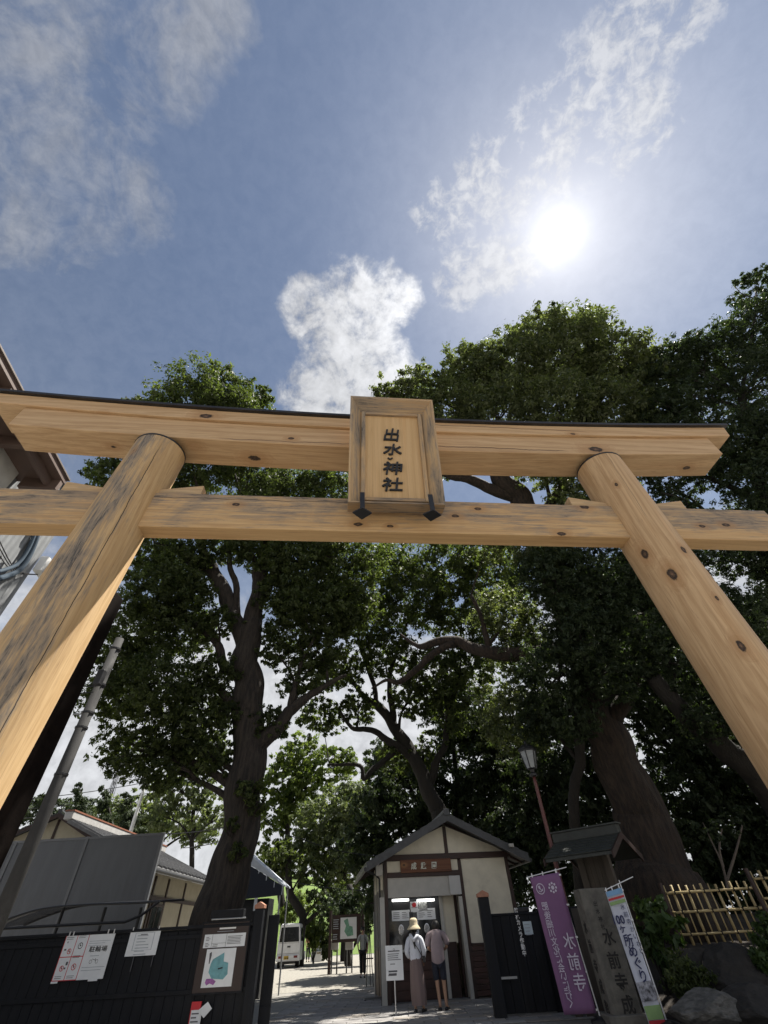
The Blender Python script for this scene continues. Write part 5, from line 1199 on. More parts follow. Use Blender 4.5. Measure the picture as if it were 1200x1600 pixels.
MB().box((.25, -.022, wzl+.14), (.5, .012, .02), ry=R(-12)).build('wiper', M_black, gtr)
MB().bx((-hw_+.04, -.016, .72), (hw_-.04, .0, .735)).bx((-hw_+.06, -.014, wzl-.06), (hw_-.06, .0, wzl-.05)).build('tailgate_seam', M_txt, VN)
MB().bx((-.10, -.04, wzl-.28), (.12, .0, wzl-.20)).build('door_handle', M_black, VN, bev=.01)
MB().bx((-hw_-.01, -.10, .34), (hw_+.01, .10, .64)).build('bumper', M_white, VN, bev=.04)
for sg in (-1, 1):
    MB().bx((sg*(hw_-.26)-.13, -.115, .50) if sg > 0 else (sg*(hw_-.26)-.13, -.115, .50), (sg*(hw_-.26)+.13, -.09, .62)).build('tail_lamp', mat('red_lens', (.20, .03, .03), .25, .1, 4), VN)
    MB().bx((sg*hw_-.01, .5, wzl+.02), (sg*hw_+.008, 2.2, wzh-.04)).build('side_window', M_glass, VN)
    for yy in (.55, 2.75):
        wv = MB().lathe((0, 0, 0), [(.20, -.09), (.29, -.08), (.30, 0), (.29, .08), (.20, .09)], 20).build('wheel', M_rubber, VN, (sg*(hw_-.12), yy, .30), (0, math.pi/2, 0)); MB().lathe((0, 0, 0), [(.18, -.095), (.19, .095)], 16).build('rim', M_rod, wv)
pt = MB().bx((-.28, -.125, .44), (.05, -.10, .62)).build('number_plate', mat('yellow_plate', (.50, .33, .04), .5, .1, 6), VN)
for i, x in enumerate((-.22, -.16, -.06, .0)): MB().bx((x, -.128, .47), (x+.035, -.126, .54)).build('plate_mark', M_ink, pt)
MB().bx((-.5, .05, .2), (.5, .4, .34)).build('underbody', M_black, VN)
# ================================================================== people
def skinmesh(name, J, E, m, parent, sub=2, root='pelvis', extra=None):
    names = list(J); me = bpy.data.meshes.new(name); me.from_pydata([J[n][:3] for n in names], [(names.index(a), names.index(b)) for a, b in E], [])
    o = bpy.data.objects.new(name, me); COL.objects.link(o)
    sk = o.modifiers.new('skin', 'SKIN'); sk.use_smooth_shade = True
    for i, n in enumerate(names):
        d = me.skin_vertices[0].data[i]; r = J[n][3]; d.radius = r if hasattr(r, '__len__') else (r, r); d.use_root = (n == root)
    ss = o.modifiers.new('sub', 'SUBSURF'); ss.levels = sub; ss.render_levels = sub
    dg = bpy.context.evaluated_depsgraph_get(); dg.update()
    nm = bpy.data.meshes.new_from_object(o.evaluated_get(dg)); bpy.data.objects.remove(o)
    if extra:
        bm = bmesh.new(); bm.from_mesh(nm); tmp = bpy.data.meshes.new('t'); tmp.from_pydata(extra.v, [], extra.f); bm.from_mesh(tmp); bm.to_mesh(nm); bm.free()
    nm.name = name; nm.materials.clear(); nm.materials.append(m); nm.shade_smooth()
    ob = bpy.data.objects.new(name, nm); COL.objects.link(ob); ob.parent = parent; return ob
M_skin = mat('skin', (.42, .25, .17), .55, .06, 8); M_hair = mat('black_hair', (.012, .01, .009), .5, .3, 20)
M_hood = mat('white_hoodie', (.62, .64, .70), .85, .05, 6, .2, 20); M_skirt = mat('mauve_brown_skirt', (.17, .125, .12), .85, .1, 5, .2, 14, stretch=(3, 3, .3))
M_shirt = mat('mauve_shirt', (.29, .23, .24), .85, .08, 6, .3, 14); M_shorts = mat('navy_shorts', (.02, .024, .04), .85, .2, 6); M_hat = mat('straw_hat', (.52, .44, .30), .9, .12, 30, .4, 80)
def person(label, loc, rz, J, garments, hair=None, hat=None, shoes=M_black, head=(0, 0, 0), fingers=True):
    g = thing('person', label, 'person', loc, rz)
    E = [('pelvis', 'waist'), ('waist', 'chest'), ('chest', 'base'), ('base', 'neck'), ('neck', 'chin'), ('chin', 'skull')]
    for s_ in 'LR': E += [('base', 'sh'+s_), ('sh'+s_, 'el'+s_), ('el'+s_, 'wr'+s_), ('wr'+s_, 'ha'+s_), ('pelvis', 'hip'+s_), ('hip'+s_, 'kn'+s_), ('kn'+s_, 'an'+s_), ('an'+s_, 'to'+s_)]
    ex = MB()
    for s_ in 'LR':
        w_, h_ = Vector(J['wr'+s_][:3]), Vector(J['ha'+s_][:3]); d = (h_-w_).normalized(); sd_ = d.cross(Vector((0, 0, 1)) if abs(d.z) < .8 else Vector((0, 1, 0))).normalized(); up_ = sd_.cross(d)
        for i, (off, ln) in enumerate(((-.028, .068), (-.009, .08), (.010, .075), (.028, .058))):
            b0 = h_+sd_*off; ex.tube([b0-d*.02, b0+d*ln*.5, b0+d*ln*.85-up_*.022, b0+d*ln*.95-up_*.045], [.010, .0095, .008, .005], 6)
        ex.tube([w_+d*.03-sd_*.02, w_+d*.06-sd_*.05, w_+d*.10-sd_*.058-up_*.01], [.013, .011, .006], 6)
    sk = Vector(J['skull'][:3]); ch = Vector(J['chin'][:3]); fd = Vector(head)
    if fd.length:      # the side the face looks to: nose, brow, ears
        f = fd.normalized(); sdv = f.cross(Vector((0, 0, 1))).normalized(); mid = sk.lerp(ch, .45)
        ex.tube([mid+f*.075+Vector((0, 0, .02)), mid+f*.105-Vector((0, 0, .022)), mid+f*.08-Vector((0, 0, .03))], [.010, .016, .008], 6)
        for e in (-1, 1): ex.ball(tuple(mid+sdv*e*.088), (.014, .02, .03), 8, 5)
    ob = skinmesh('body', J, E, M_skin, g, extra=ex)
    if fd.length:
        for e in (-1, 1): MB().ball(tuple(mid+f*.082+sdv*e*.032+Vector((0, 0, .022))), (.014, .012, .008), 8, 5).build('eye', M_ink, g)
        MB().box(tuple(mid+f*.088-Vector((0, 0, .055))), (.045, .012, .010), rz=math.atan2(sdv.y, sdv.x)).build('mouth', mat('lips', (.3, .10, .09), .5), g)
    for (nm, gj, ge, gm, rt) in garments: skinmesh(nm, gj, ge, gm, g, root=rt)
    for s_ in 'LR':
        a, t = Vector(J['an'+s_][:3]), Vector(J['to'+s_][:3]); d = t-a; d.z = 0; d.normalize()
        sh = MB(); c0 = Vector((a.x, a.y, 0)) - d*.07; pr_ = [(-.0, .030), (.06, .042), (.14, .046), (.20, .05), (.255, .035), (.27, .012)]
        vs = []; n = 10
        for (x, wv) in pr_:
            for k_ in range(n):
                aa = 2*math.pi*k_/n; p = c0 + d*x + d.cross(Vector((0, 0, 1)))*math.cos(aa)*wv; vs.append((p.x, p.y, max(.0, .035+math.sin(aa)*(.042 if x < .18 else .03))))
        sh.add(vs, [(i*n+k_, i*n+(k_+1) % n, (i+1)*n+(k_+1) % n, (i+1)*n+k_) for i in range(len(pr_)-1) for k_ in range(n)] + [tuple(range(n-1, -1, -1)), tuple(range((len(pr_)-1)*n, len(pr_)*n))])
        sh.build('shoe', shoes, g, smooth=True)
    if hair: hair(g)
    if hat: hat(g)
    return g
# the woman in a white hoodie and straw hat, back to the camera, facing the window
JW = dict(pelvis=(0, 0, .90, (.125, .10)), waist=(0, 0, 1.04, (.10, .085)), chest=(0, .01, 1.22, (.12, .10)), base=(0, .0, 1.36, (.06, .055)), neck=(0, .01, 1.42, .042), chin=(0, .03, 1.475, (.055, .065)), skull=(0, .03, 1.565, (.078, .085)),
          shL=(-.165, 0, 1.335, .05), elL=(-.22, -.02, 1.08, .037), wrL=(-.17, .14, .95, .026), haL=(-.14, .19, .94, (.032, .018)), shR=(.165, 0, 1.335, .05), elR=(.225, -.02, 1.08, .037), wrR=(.20, .10, .90, .026), haR=(.185, .145, .87, (.032, .018)),
          hipL=(-.09, 0, .85, .08), knL=(-.085, .01, .46, .05), anL=(-.08, -.02, .075, .032), toL=(-.09, .13, .035, (.034, .025)), hipR=(.09, 0, .85, .08), knR=(.10, .02, .46, .05), anR=(.12, .03, .075, .032), toR=(.15, .17, .035, (.034, .025)))
hoodJ = dict(pelvis=(0, 0, .80, (.185, .15)), waist=(0, 0, 1.02, (.165, .14)), chest=(0, 0, 1.22, (.17, .14)), base=(0, -.005, 1.345, (.085, .075)), nk=(0, -.0, 1.40, (.07, .065)), shL=(-.17, 0, 1.325, .068), elL=(-.24, -.02, 1.08, .068), wrL=(-.178, .115, .965, .048), shR=(.17, 0, 1.325, .075), elR=(.245, -.02, 1.08, .068), wrR=(.205, .075, .915, .045))
hoodE = [('pelvis', 'waist'), ('waist', 'chest'), ('chest', 'base'), ('base', 'nk'), ('base', 'shL'), ('shL', 'elL'), ('elL', 'wrL'), ('base', 'shR'), ('shR', 'elR'), ('elR', 'wrR')]
def hairW(g):
    MB().ball((0, .015, 1.55), (.105, .11, .12), 14, 9).build('hair', M_hair, g, smooth=True)
    MB().tube([(-.02, -.085, 1.48), (-.015, -.13, 1.38), (.0, -.135, 1.25), (.012, -.125, 1.13)], [.05, .048, .034, .008], 8).build('ponytail', M_hair, g, smooth=True)
def hatW(g):
    MB().lathe((0, .02, 1.50), [(.185, .0), (.18, .02), (.135, .075), (.112, .10), (.108, .17), (.098, .205), (.06, .235), (.01, .24)], 28).build('hat', M_hat, g, smooth=True)
    sk_ = MB(); n = 36; prof = [(.19, .03), (.205, .25), (.195, .5), (.175, .72), (.15, .93)]; vs = []
    for (r, z) in prof:
        for k_ in range(n):
            a = 2*math.pi*k_/n; rr = r*(1+.05*math.sin(a*9+z*2)*(1-z)); vs.append((rr*math.cos(a)*.98+.02*(1-z), rr*math.sin(a)*.8, z+.10))
    sk_.add(vs, [(i*n+k_, i*n+(k_+1) % n, (i+1)*n+(k_+1) % n, (i+1)*n+k_) for i in range(len(prof)-1) for k_ in range(n)]); s1 = sk_.build('skirt', M_skirt, g, smooth=True)
    hd = MB().tube([(-.10, -.06, 1.40), (-.07, -.13, 1.37), (0, -.165, 1.30), (.07, -.13, 1.37), (.10, -.06, 1.40)], [.04, .052, .05, .052, .04], 9).build('hood', M_hood, g, smooth=True)
    MB().tube([(-.12, -.06, 1.38), (-.02, -.145, 1.27), (.10, -.15, 1.12), (.19, -.10, .98)], [.011]*4, 6).build('bag_strap', M_black, g)
    MB().box((.225, .0, .93), (.07, .15, .13)).build('shoulder_bag', M_black, g, bev=.02)
wloc = gp(655, 1583); wloc.z = 0
person('woman in straw hat, white hoodie and long brown skirt at the ticket window', wloc, R(-6), JW, [('hoodie', hoodJ, hoodE, M_hood, 'pelvis')], hairW, hatW, M_black, (0.1, 1, 0))
# the man in a mauve shirt, bent over the counter
JM = dict(pelvis=(0, 0, .93, (.13, .11)), waist=(0, .01, 1.06, (.12, .10)), chest=(0, .06, 1.25, (.145, .11)), base=(0, .14, 1.41, (.07, .06)), neck=(0, .19, 1.46, .05), chin=(0, .255, 1.475, (.06, .065)), skull=(0, .27, 1.545, (.082, .09)),
          shL=(-.195, .12, 1.385, .058), elL=(-.25, .11, 1.12, .045), wrL=(-.15, .30, 1.06, .032), haL=(-.10, .36, 1.06, (.038, .02)), shR=(.195, .12, 1.385, .058), elR=(.26, .11, 1.13, .045), wrR=(.17, .30, 1.08, .032), haR=(.12, .36, 1.08, (.038, .02)),
          hipL=(-.095, 0, .88, .09), knL=(-.08, .01, .48, .058), anL=(-.05, -.03, .085, .038), toL=(-.07, .13, .035, (.04, .03)), hipR=(.095, 0, .88, .09), knR=(.095, .02, .48, .058), anR=(.11, .01, .085, .038), toR=(.15, .16, .035, (.04, .03)))
shJ = dict(pelvis=(0, 0, .76, (.20, .165)), hips=(0, 0, .90, (.195, .16)), waist=(0, .01, 1.05, (.185, .15)), chest=(0, .06, 1.25, (.195, .145)), base=(0, .13, 1.40, (.10, .085)), nk=(0, .165, 1.445, (.07, .068)), shL=(-.215, .12, 1.37, .092), elL=(-.285, .115, 1.14, .088), shR=(.215, .12, 1.37, .092), elR=(.295, .115, 1.15, .088))
shE = [('pelvis', 'hips'), ('hips', 'waist'), ('waist', 'chest'), ('chest', 'base'), ('base', 'nk'), ('base', 'shL'), ('shL', 'elL'), ('base', 'shR'), ('shR', 'elR')]
soJ = dict(pelvis=(0, 0, .92, (.15, .13)), hipL=(-.10, 0, .82, .105), knL=(-.088, .012, .50, .088), hipR=(.10, 0, .82, .105), knR=(.10, .02, .50, .088)); soE = [('pelvis', 'hipL'), ('hipL', 'knL'), ('pelvis', 'hipR'), ('hipR', 'knR')]
def hairM(g):
    MB().ball((0, .25, 1.55), (.115, .125, .125), 14, 9).build('hair', M_hair, g, smooth=True)
mloc = gp(692, 1580); mloc.z = 0
person('man in mauve shirt and navy shorts leaning towards the ticket counter', mloc, R(-4), JM, [('shirt', shJ, shE, M_shirt, 'pelvis'), ('shorts', soJ, soE, M_shorts, 'pelvis')], hairM, None, M_black, (0, 1, -.3))
# a visitor walking out, far along the path
M_vest = mat('beige_vest', (.33, .33, .29), .85, .1, 6); M_grey = mat('grey_sleeves', (.42, .43, .42), .85, .06, 6); M_trous = mat('black_trousers', (.014, .016, .02), .85, .2, 6)
k9 = 1.06
JF = {n: (x*k9*(-1), -y*k9, z*k9, r) for n, (x, y, z, r) in JW.items()}
JF['wrL'] = (-.2, -.06, .92, .028); JF['elL'] = (-.25, .02, 1.14, .04); JF['shL'] = (-.185, 0, 1.415, .052); JF['haL'] = (-.18, -.12, .90, (.034, .02))
JF['wrR'] = (.21, -.04, .92, .028); JF['elR'] = (.25, .03, 1.14, .04); JF['shR'] = (.185, 0, 1.415, .052); JF['haR'] = (.2, -.10, .88, (.034, .02))
for s_, e in (('L', -1), ('R', 1)): JF['hip'+s_] = (e*.09, 0, .90, .085); JF['kn'+s_] = (e*.09, -.03*e, .49, .055); JF['an'+s_] = (e*.09, -.06*e+.03, .08, .035); JF['to'+s_] = (e*.10, -.06*e-.12, .035, (.036, .028))
vJ = dict(pelvis=(0, 0, .86, (.165, .14)), waist=(0, 0, 1.08, (.155, .13)), chest=(0, 0, 1.28, (.165, .13)), base=(0, 0, 1.43, (.09, .08)), shL=(-.18, 0, 1.40, .075), elL=(-.25, .02, 1.15, .06), shR=(.18, 0, 1.40, .075), elR=(.25, .03, 1.15, .06)); vE = [('pelvis', 'waist'), ('waist', 'chest'), ('chest', 'base'), ('base', 'shL'), ('shL', 'elL'), ('base', 'shR'), ('shR', 'elR')]
tJ = dict(pelvis=(0, 0, .95, (.15, .13)), hipL=(-.095, 0, .86, .105), knL=(-.09, .02, .49, .08), anL=(-.09, .08, .12, .07), hipR=(.095, 0, .86, .105), knR=(.09, -.03, .49, .08), anR=(.09, -.03, .12, .07)); tE = [('pelvis', 'hipL'), ('hipL', 'knL'), ('knL', 'anL'), ('pelvis', 'hipR'), ('hipR', 'knR'), ('knR', 'anR')]
def hairF(g):
    MB().ball((0, -.005, 1.665), (.105, .105, .10), 14, 9).build('hair', M_hair, g, smooth=True)
    MB().tube([(-.11, -.14, .95), (-.10, -.15, 1.2), (-.09, -.10, 1.44), (-.08, .0, 1.47)], [.012]*4, 6).tube([(.11, -.14, .95), (.10, -.15, 1.2), (.09, -.10, 1.44), (.08, .0, 1.47)], [.012]*4, 6).build('backpack_strap', M_black, g)
    MB().ball((.10, .2, 1.1), (.17, .12, .24), 12, 8).build('backpack', M_trous, g, smooth=True)
floc = gp(567, 1528); floc.z = 0
person('far visitor in pale shirt, beige vest and black trousers walking beside the kiosk', floc, 0, JF, [('shirt', vJ, vE, M_grey, 'pelvis'), ('trousers', tJ, tE, M_trous, 'pelvis')], hairF, None, M_black, (0, -1, 0))
# the stall keeper by the van
JS = {n: (x, y, z, r) for n, (x, y, z, r) in JF.items()}
M_pink = mat('salmon_top', (.62, .30, .20), .85, .08, 6)
def hatS(g):
    MB().lathe((0, 0, 1.66), [(.2, 0), (.19, .02), (.115, .04), (.11, .12), (.07, .16), (.01, .17)], 20).build('hat', M_hat, g, smooth=True)
    MB().bx((-.32, -.42, .0), (.32, -.2, .62)).build('stall_box', M_greyplaster, g, bev=.02) if False else None
sloc = gp(478, 1504); sloc.y += .8; sloc.z = 0
person('person in salmon top and sun hat standing between the van and sandwich board', sloc, R(20), JS, [('top', vJ, vE, M_pink, 'pelvis'), ('trousers', tJ, tE, M_trous, 'pelvis')], None, hatS, M_black, (0, -1, 0))
# ================================================================== trees
p0 = at(340, 1440, 18)
tree('camphor_tree', 'tall camphor tree with thick rough trunk standing left behind the notice board', (p0.x-.25, 18, 0),
     [(344, 1440, 18, 37), (364, 1340, 18, 29), (381, 1240, 18, 25.5), (386, 1150, 18, 23), (387, 1080, 17.8, 22), (382, 1030, 17.6, 20), (395, 970, 17.4, 14), (404, 925, 17.2, 11), (412, 880, 16.9, 8), (420, 840, 16.5, 5)],
     [[(383, 1032, 17.6, 16), (370, 975, 17.3, 13), (345, 915, 16.9, 11), (308, 877, 16.5, 9), (275, 858, 16.1, 6), (240, 850, 15.7, 3)],
      [(345, 915, 16.9, 8), (330, 880, 16.5, 7), (318, 850, 16.1, 6), (322, 800, 15.6, 4)],
      [(400, 950, 17.3, 8), (425, 905, 17, 7), (432, 870, 16.7, 6), (440, 820, 16.2, 4)],
      [(404, 925, 17.2, 6), (398, 880, 16.8, 5), (385, 840, 16.3, 4), (380, 790, 15.8, 3)],
      [(395, 1180, 18, 15), (425, 1145, 17.9, 11), (458, 1113, 17.9, 9), (480, 1088, 17.9, 6), (512, 1066, 17.9, 4), (540, 1055, 17.9, 2)],
      [(455, 1115, 17.9, 6), (462, 1080, 17.7, 5), (470, 1040, 17.5, 3), (490, 1000, 17.3, 2)],
      [(383, 1060, 17.7, 9), (350, 1040, 17.4, 8), (335, 1000, 17, 6), (300, 970, 16.6, 5), (250, 968, 16.2, 3)],
      [(386, 1110, 17.9, 9), (355, 1090, 17.6, 7), (330, 1070, 17.3, 5), (300, 1075, 17, 3)],
      [(412, 890, 16.9, 6), (450, 890, 16.8, 5), (490, 870, 16.6, 4), (530, 872, 16.8, 2)],
      [(370, 975, 17.3, 6), (372, 920, 16.9, 5), (360, 880, 16.4, 4), (352, 830, 15.9, 3)]],
     [(310, 640, 14.6, 66), (395, 625, 15.2, 34), (225, 640, 14.6, 30), (345, 600, 14.4, 34), (255, 672, 14.8, 46), (365, 660, 15, 56), (190, 745, 15.5, 46), (300, 720, 15, 66), (395, 735, 15.5, 56), (445, 775, 15.6, 60), (515, 770, 16, 52), (235, 770, 15.5, 50),
      (255, 925, 15.8, 55), (215, 985, 16.3, 55), (185, 1090, 17, 48), (250, 1070, 16.5, 62), (290, 985, 17, 48), (205, 1170, 17.5, 46), (260, 1200, 17.8, 40), (310, 1115, 17.5, 52), (325, 1180, 17.8, 40), (190, 1040, 16.8, 40),
      (470, 890, 16.8, 56), (515, 960, 17.5, 52), (455, 985, 17.8, 42), (345, 840, 15.6, 44), (545, 880, 17.5, 56), (425, 1130, 18, 30), (470, 1060, 18, 34), (285, 880, 16, 42), (405, 860, 16.5, 40),
      (392, 1235, 17.3, 20), (372, 1332, 17.3, 15), (404, 1260, 17.5, 14), (362, 1290, 17.2, 11), (425, 810, 16, 45), (500, 830, 16.6, 45), (290, 925, 16.2, 44), (235, 865, 15.8, 42), (340, 975, 16.6, 30), (340, 1050, 17, 34), (440, 930, 17, 38), (545, 950, 17.8, 44), (500, 1020, 18, 36), (430, 1020, 17.6, 26), (355, 1120, 17.4, 26), (470, 940, 16.6, 40), (440, 870, 16.2, 36), (275, 1150, 17.5, 40)],
     L_cam, M_bark, 11, dens=1.5)
p0 = at(692, 1300, 25)
tree('broadleaf_tree', 'slender dark trunked tree leaning left in the middle under the torii', (p0.x+.4, 25, 0),
     [(688, 1290, 25, 13), (679, 1260, 25, 12), (664, 1222, 25, 11), (648, 1190, 25, 10), (632, 1160, 24.9, 9), (618, 1136, 24.8, 8), (592, 1102, 24.5, 6), (570, 1089, 24.3, 4), (548, 1060, 24, 2.5)],
     [[(648, 1190, 25, 7), (625, 1172, 24.8, 6), (605, 1157, 24.6, 5), (570, 1138, 24.4, 4), (550, 1138, 24.3, 3), (533, 1112, 24, 2)], [(618, 1136, 24.8, 6), (612, 1100, 24.5, 5), (608, 1064, 24, 3.5), (622, 1010, 23.5, 2.5), (645, 960, 23, 1.5)],
      [(636, 1165, 24.9, 5), (612, 1178, 24.7, 4.5), (585, 1200, 24.6, 4), (568, 1217, 24.5, 3.5), (562, 1196, 24.4, 3), (514, 1194, 24.2, 1.5)], [(668, 1230, 25, 7), (690, 1170, 24.8, 5), (700, 1110, 24.5, 4), (720, 1060, 24, 3)], [(592, 1102, 24.5, 4), (575, 1050, 24, 3.5), (560, 1000, 23.5, 2.5), (565, 940, 22.8, 1.5)]],
     [(570, 960, 22, 52), (645, 930, 22, 56), (605, 1020, 23, 42), (530, 1045, 23.5, 40), (680, 1050, 23.5, 46), (560, 1105, 24, 30), (720, 960, 23, 52), (640, 1090, 24, 34), (500, 1120, 24.5, 34), (770, 900, 23, 55), (610, 880, 21.5, 46), (700, 880, 22, 52), (700, 1120, 24.6, 40), (735, 1040, 24, 46), (620, 1180, 25.5, 30), (660, 1180, 25.5, 28)],
     L_cam, M_bark_d, 21, dens=1.35)
p0 = at(1040, 1392, 17.5)
tree('camphor_tree', 'huge camphor tree with broad brown leaning trunk behind the bamboo fence', (p0.x+.1, 17.5, .9),
     [(1036, 1390, 17.5, 58), (1016, 1340, 17.5, 46), (998, 1280, 17.5, 38), (972, 1210, 17.3, 32), (948, 1150, 17, 29), (925, 1080, 16.6, 26), (900, 990, 16, 24), (868, 900, 15.2, 21), (838, 830, 14.4, 18), (812, 778, 13.8, 16), (785, 745, 13.2, 13), (760, 690, 12.6, 9), (745, 630, 12, 6)],
     [[(812, 778, 13.8, 12), (770, 765, 13.6, 9), (730, 750, 13.3, 7), (690, 740, 13, 5)], [(838, 830, 14.4, 12), (880, 760, 13.5, 9), (910, 690, 12.6, 7), (925, 620, 11.8, 5)], [(785, 745, 13.2, 8), (825, 680, 12.4, 6), (850, 600, 11.4, 4)],
      [(905, 1010, 16, 15), (840, 1020, 16.5, 12), (790, 1020, 16.8, 10), (752, 1014, 17, 9), (715, 1004, 17.3, 8), (690, 1003, 17.5, 7), (662, 1010, 17.8, 5), (645, 1006, 18, 3), (625, 990, 18, 1.5)], [(712, 1006, 17.3, 6), (679, 1020, 17.6, 5.5), (655, 1042, 17.9, 5), (624, 1065, 18.2, 4), (604, 1062, 18.4, 2.5), (580, 1075, 18.6, 1.2)], [(765, 1014, 16.9, 5), (755, 975, 16.6, 4), (735, 930, 16, 2.5)], [(948, 1150, 17, 15), (990, 1050, 15.8, 11), (1010, 960, 14.8, 8)]],
     [(885, 555, 10.3, 68), (805, 575, 10.4, 58), (960, 570, 10.4, 54), (725, 575, 10.8, 42), (655, 612, 11.2, 42), (612, 625, 11.6, 30), (700, 640, 11.4, 50), (780, 645, 11, 56), (870, 640, 11, 62), (950, 645, 11, 56), (1010, 650, 11.4, 40), (850, 715, 12, 52), (700, 712, 12.5, 34), (955, 720, 12.4, 56), (905, 790, 13.4, 52), (760, 590, 10.6, 46), (845, 520, 10, 40), (915, 520, 10, 40),
      (805, 1120, 19, 58), (850, 850, 13.4, 50), (1010, 600, 10.6, 38), (992, 565, 10.4, 30), (1020, 690, 11.6, 44), (790, 960, 17, 50), (770, 840, 14.6, 40), (820, 1020, 17.5, 50), (735, 680, 12, 36)],
     L_top, M_bark2, 31, dens=1.55)
p0 = at(905, 1430, 19)  # lower camphor crown split off as an added tree; leaf colour carries shade
tree('evergreen_tree', 'lower camphor crown before the thick right trunk, an added tree with leaves darkened for shade', (p0.x, 19, .6),
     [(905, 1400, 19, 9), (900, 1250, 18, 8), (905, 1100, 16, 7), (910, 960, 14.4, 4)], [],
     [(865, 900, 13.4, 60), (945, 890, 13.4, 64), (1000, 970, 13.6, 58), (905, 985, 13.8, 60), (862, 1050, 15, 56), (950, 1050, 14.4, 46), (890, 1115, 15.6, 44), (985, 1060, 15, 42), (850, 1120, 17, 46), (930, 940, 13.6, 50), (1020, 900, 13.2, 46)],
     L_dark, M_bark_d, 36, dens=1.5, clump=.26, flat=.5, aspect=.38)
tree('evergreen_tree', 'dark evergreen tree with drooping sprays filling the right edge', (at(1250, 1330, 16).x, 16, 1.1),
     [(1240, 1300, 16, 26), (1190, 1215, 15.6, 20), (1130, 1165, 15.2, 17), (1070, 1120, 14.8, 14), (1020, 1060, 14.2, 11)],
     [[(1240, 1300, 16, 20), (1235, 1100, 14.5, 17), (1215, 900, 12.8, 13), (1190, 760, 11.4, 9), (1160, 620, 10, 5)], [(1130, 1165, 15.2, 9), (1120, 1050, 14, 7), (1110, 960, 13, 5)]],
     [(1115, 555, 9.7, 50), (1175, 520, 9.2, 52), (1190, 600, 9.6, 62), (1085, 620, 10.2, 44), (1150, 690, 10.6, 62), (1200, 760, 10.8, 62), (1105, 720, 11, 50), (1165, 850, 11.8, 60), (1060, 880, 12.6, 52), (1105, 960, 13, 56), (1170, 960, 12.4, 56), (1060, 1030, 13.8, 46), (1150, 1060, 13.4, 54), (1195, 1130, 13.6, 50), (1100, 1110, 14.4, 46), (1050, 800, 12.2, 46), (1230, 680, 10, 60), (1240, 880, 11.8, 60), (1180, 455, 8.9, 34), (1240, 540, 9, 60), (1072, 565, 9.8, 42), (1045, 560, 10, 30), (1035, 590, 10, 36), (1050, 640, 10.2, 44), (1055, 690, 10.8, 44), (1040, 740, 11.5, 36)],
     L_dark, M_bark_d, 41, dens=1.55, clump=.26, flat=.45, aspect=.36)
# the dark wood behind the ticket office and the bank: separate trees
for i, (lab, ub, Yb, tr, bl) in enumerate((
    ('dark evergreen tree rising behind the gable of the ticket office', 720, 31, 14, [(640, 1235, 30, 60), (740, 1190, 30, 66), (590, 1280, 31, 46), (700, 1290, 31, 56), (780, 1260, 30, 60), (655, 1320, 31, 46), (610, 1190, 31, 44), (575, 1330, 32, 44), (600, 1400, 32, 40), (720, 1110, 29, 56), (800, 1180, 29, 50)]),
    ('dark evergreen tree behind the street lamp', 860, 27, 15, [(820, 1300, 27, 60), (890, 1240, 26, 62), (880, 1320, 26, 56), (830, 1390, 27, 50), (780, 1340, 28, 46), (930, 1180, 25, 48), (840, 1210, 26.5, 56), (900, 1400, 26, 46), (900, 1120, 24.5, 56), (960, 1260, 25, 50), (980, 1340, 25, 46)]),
    ('dark evergreen tree in the deep shade behind the bamboo fence, unseen boughs added to block sun', 1110, 24, 16, [(1060, 1230, 23, 60), (1130, 1290, 23, 64), (1190, 1230, 22, 60), (1080, 1330, 23, 46), (1180, 1350, 22.5, 56), (1120, 1180, 22.5, 56), (1230, 1320, 22, 60), (1040, 1150, 22.5, 44), (1190, 1160, 21.5, 46), (1130, 1400, 23, 44), (1220, 1410, 22.5, 44), (1100, 1090, 22, 60), (1180, 1070, 21.5, 60), (1040, 1060, 22, 56), (1250, 1180, 21, 66), (1290, 1300, 21, 66), (1130, 990, 20.5, 60), (1220, 980, 20, 64), (1290, 1080, 20, 64), (960, 1060, 20.5, 56), (1000, 1000, 20.5, 56), (940, 980, 20, 50), (1010, 1090, 21, 56), (980, 920, 19.5, 56), (900, 930, 19.5, 50), (1060, 960, 19.5, 60)]))):  # hidden and off-frame upper blobs added to shade the big trunk's base
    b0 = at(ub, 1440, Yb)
    tree('evergreen_tree', lab, (b0.x, Yb, 0), [(ub, 1420, Yb, tr), (ub-6, 1340, Yb, tr*.8), (ub-4, 1240, Yb, tr*.6)], [], bl, L_dark, M_bark_d, 51+i, dens=1.2, leaf=5.2)
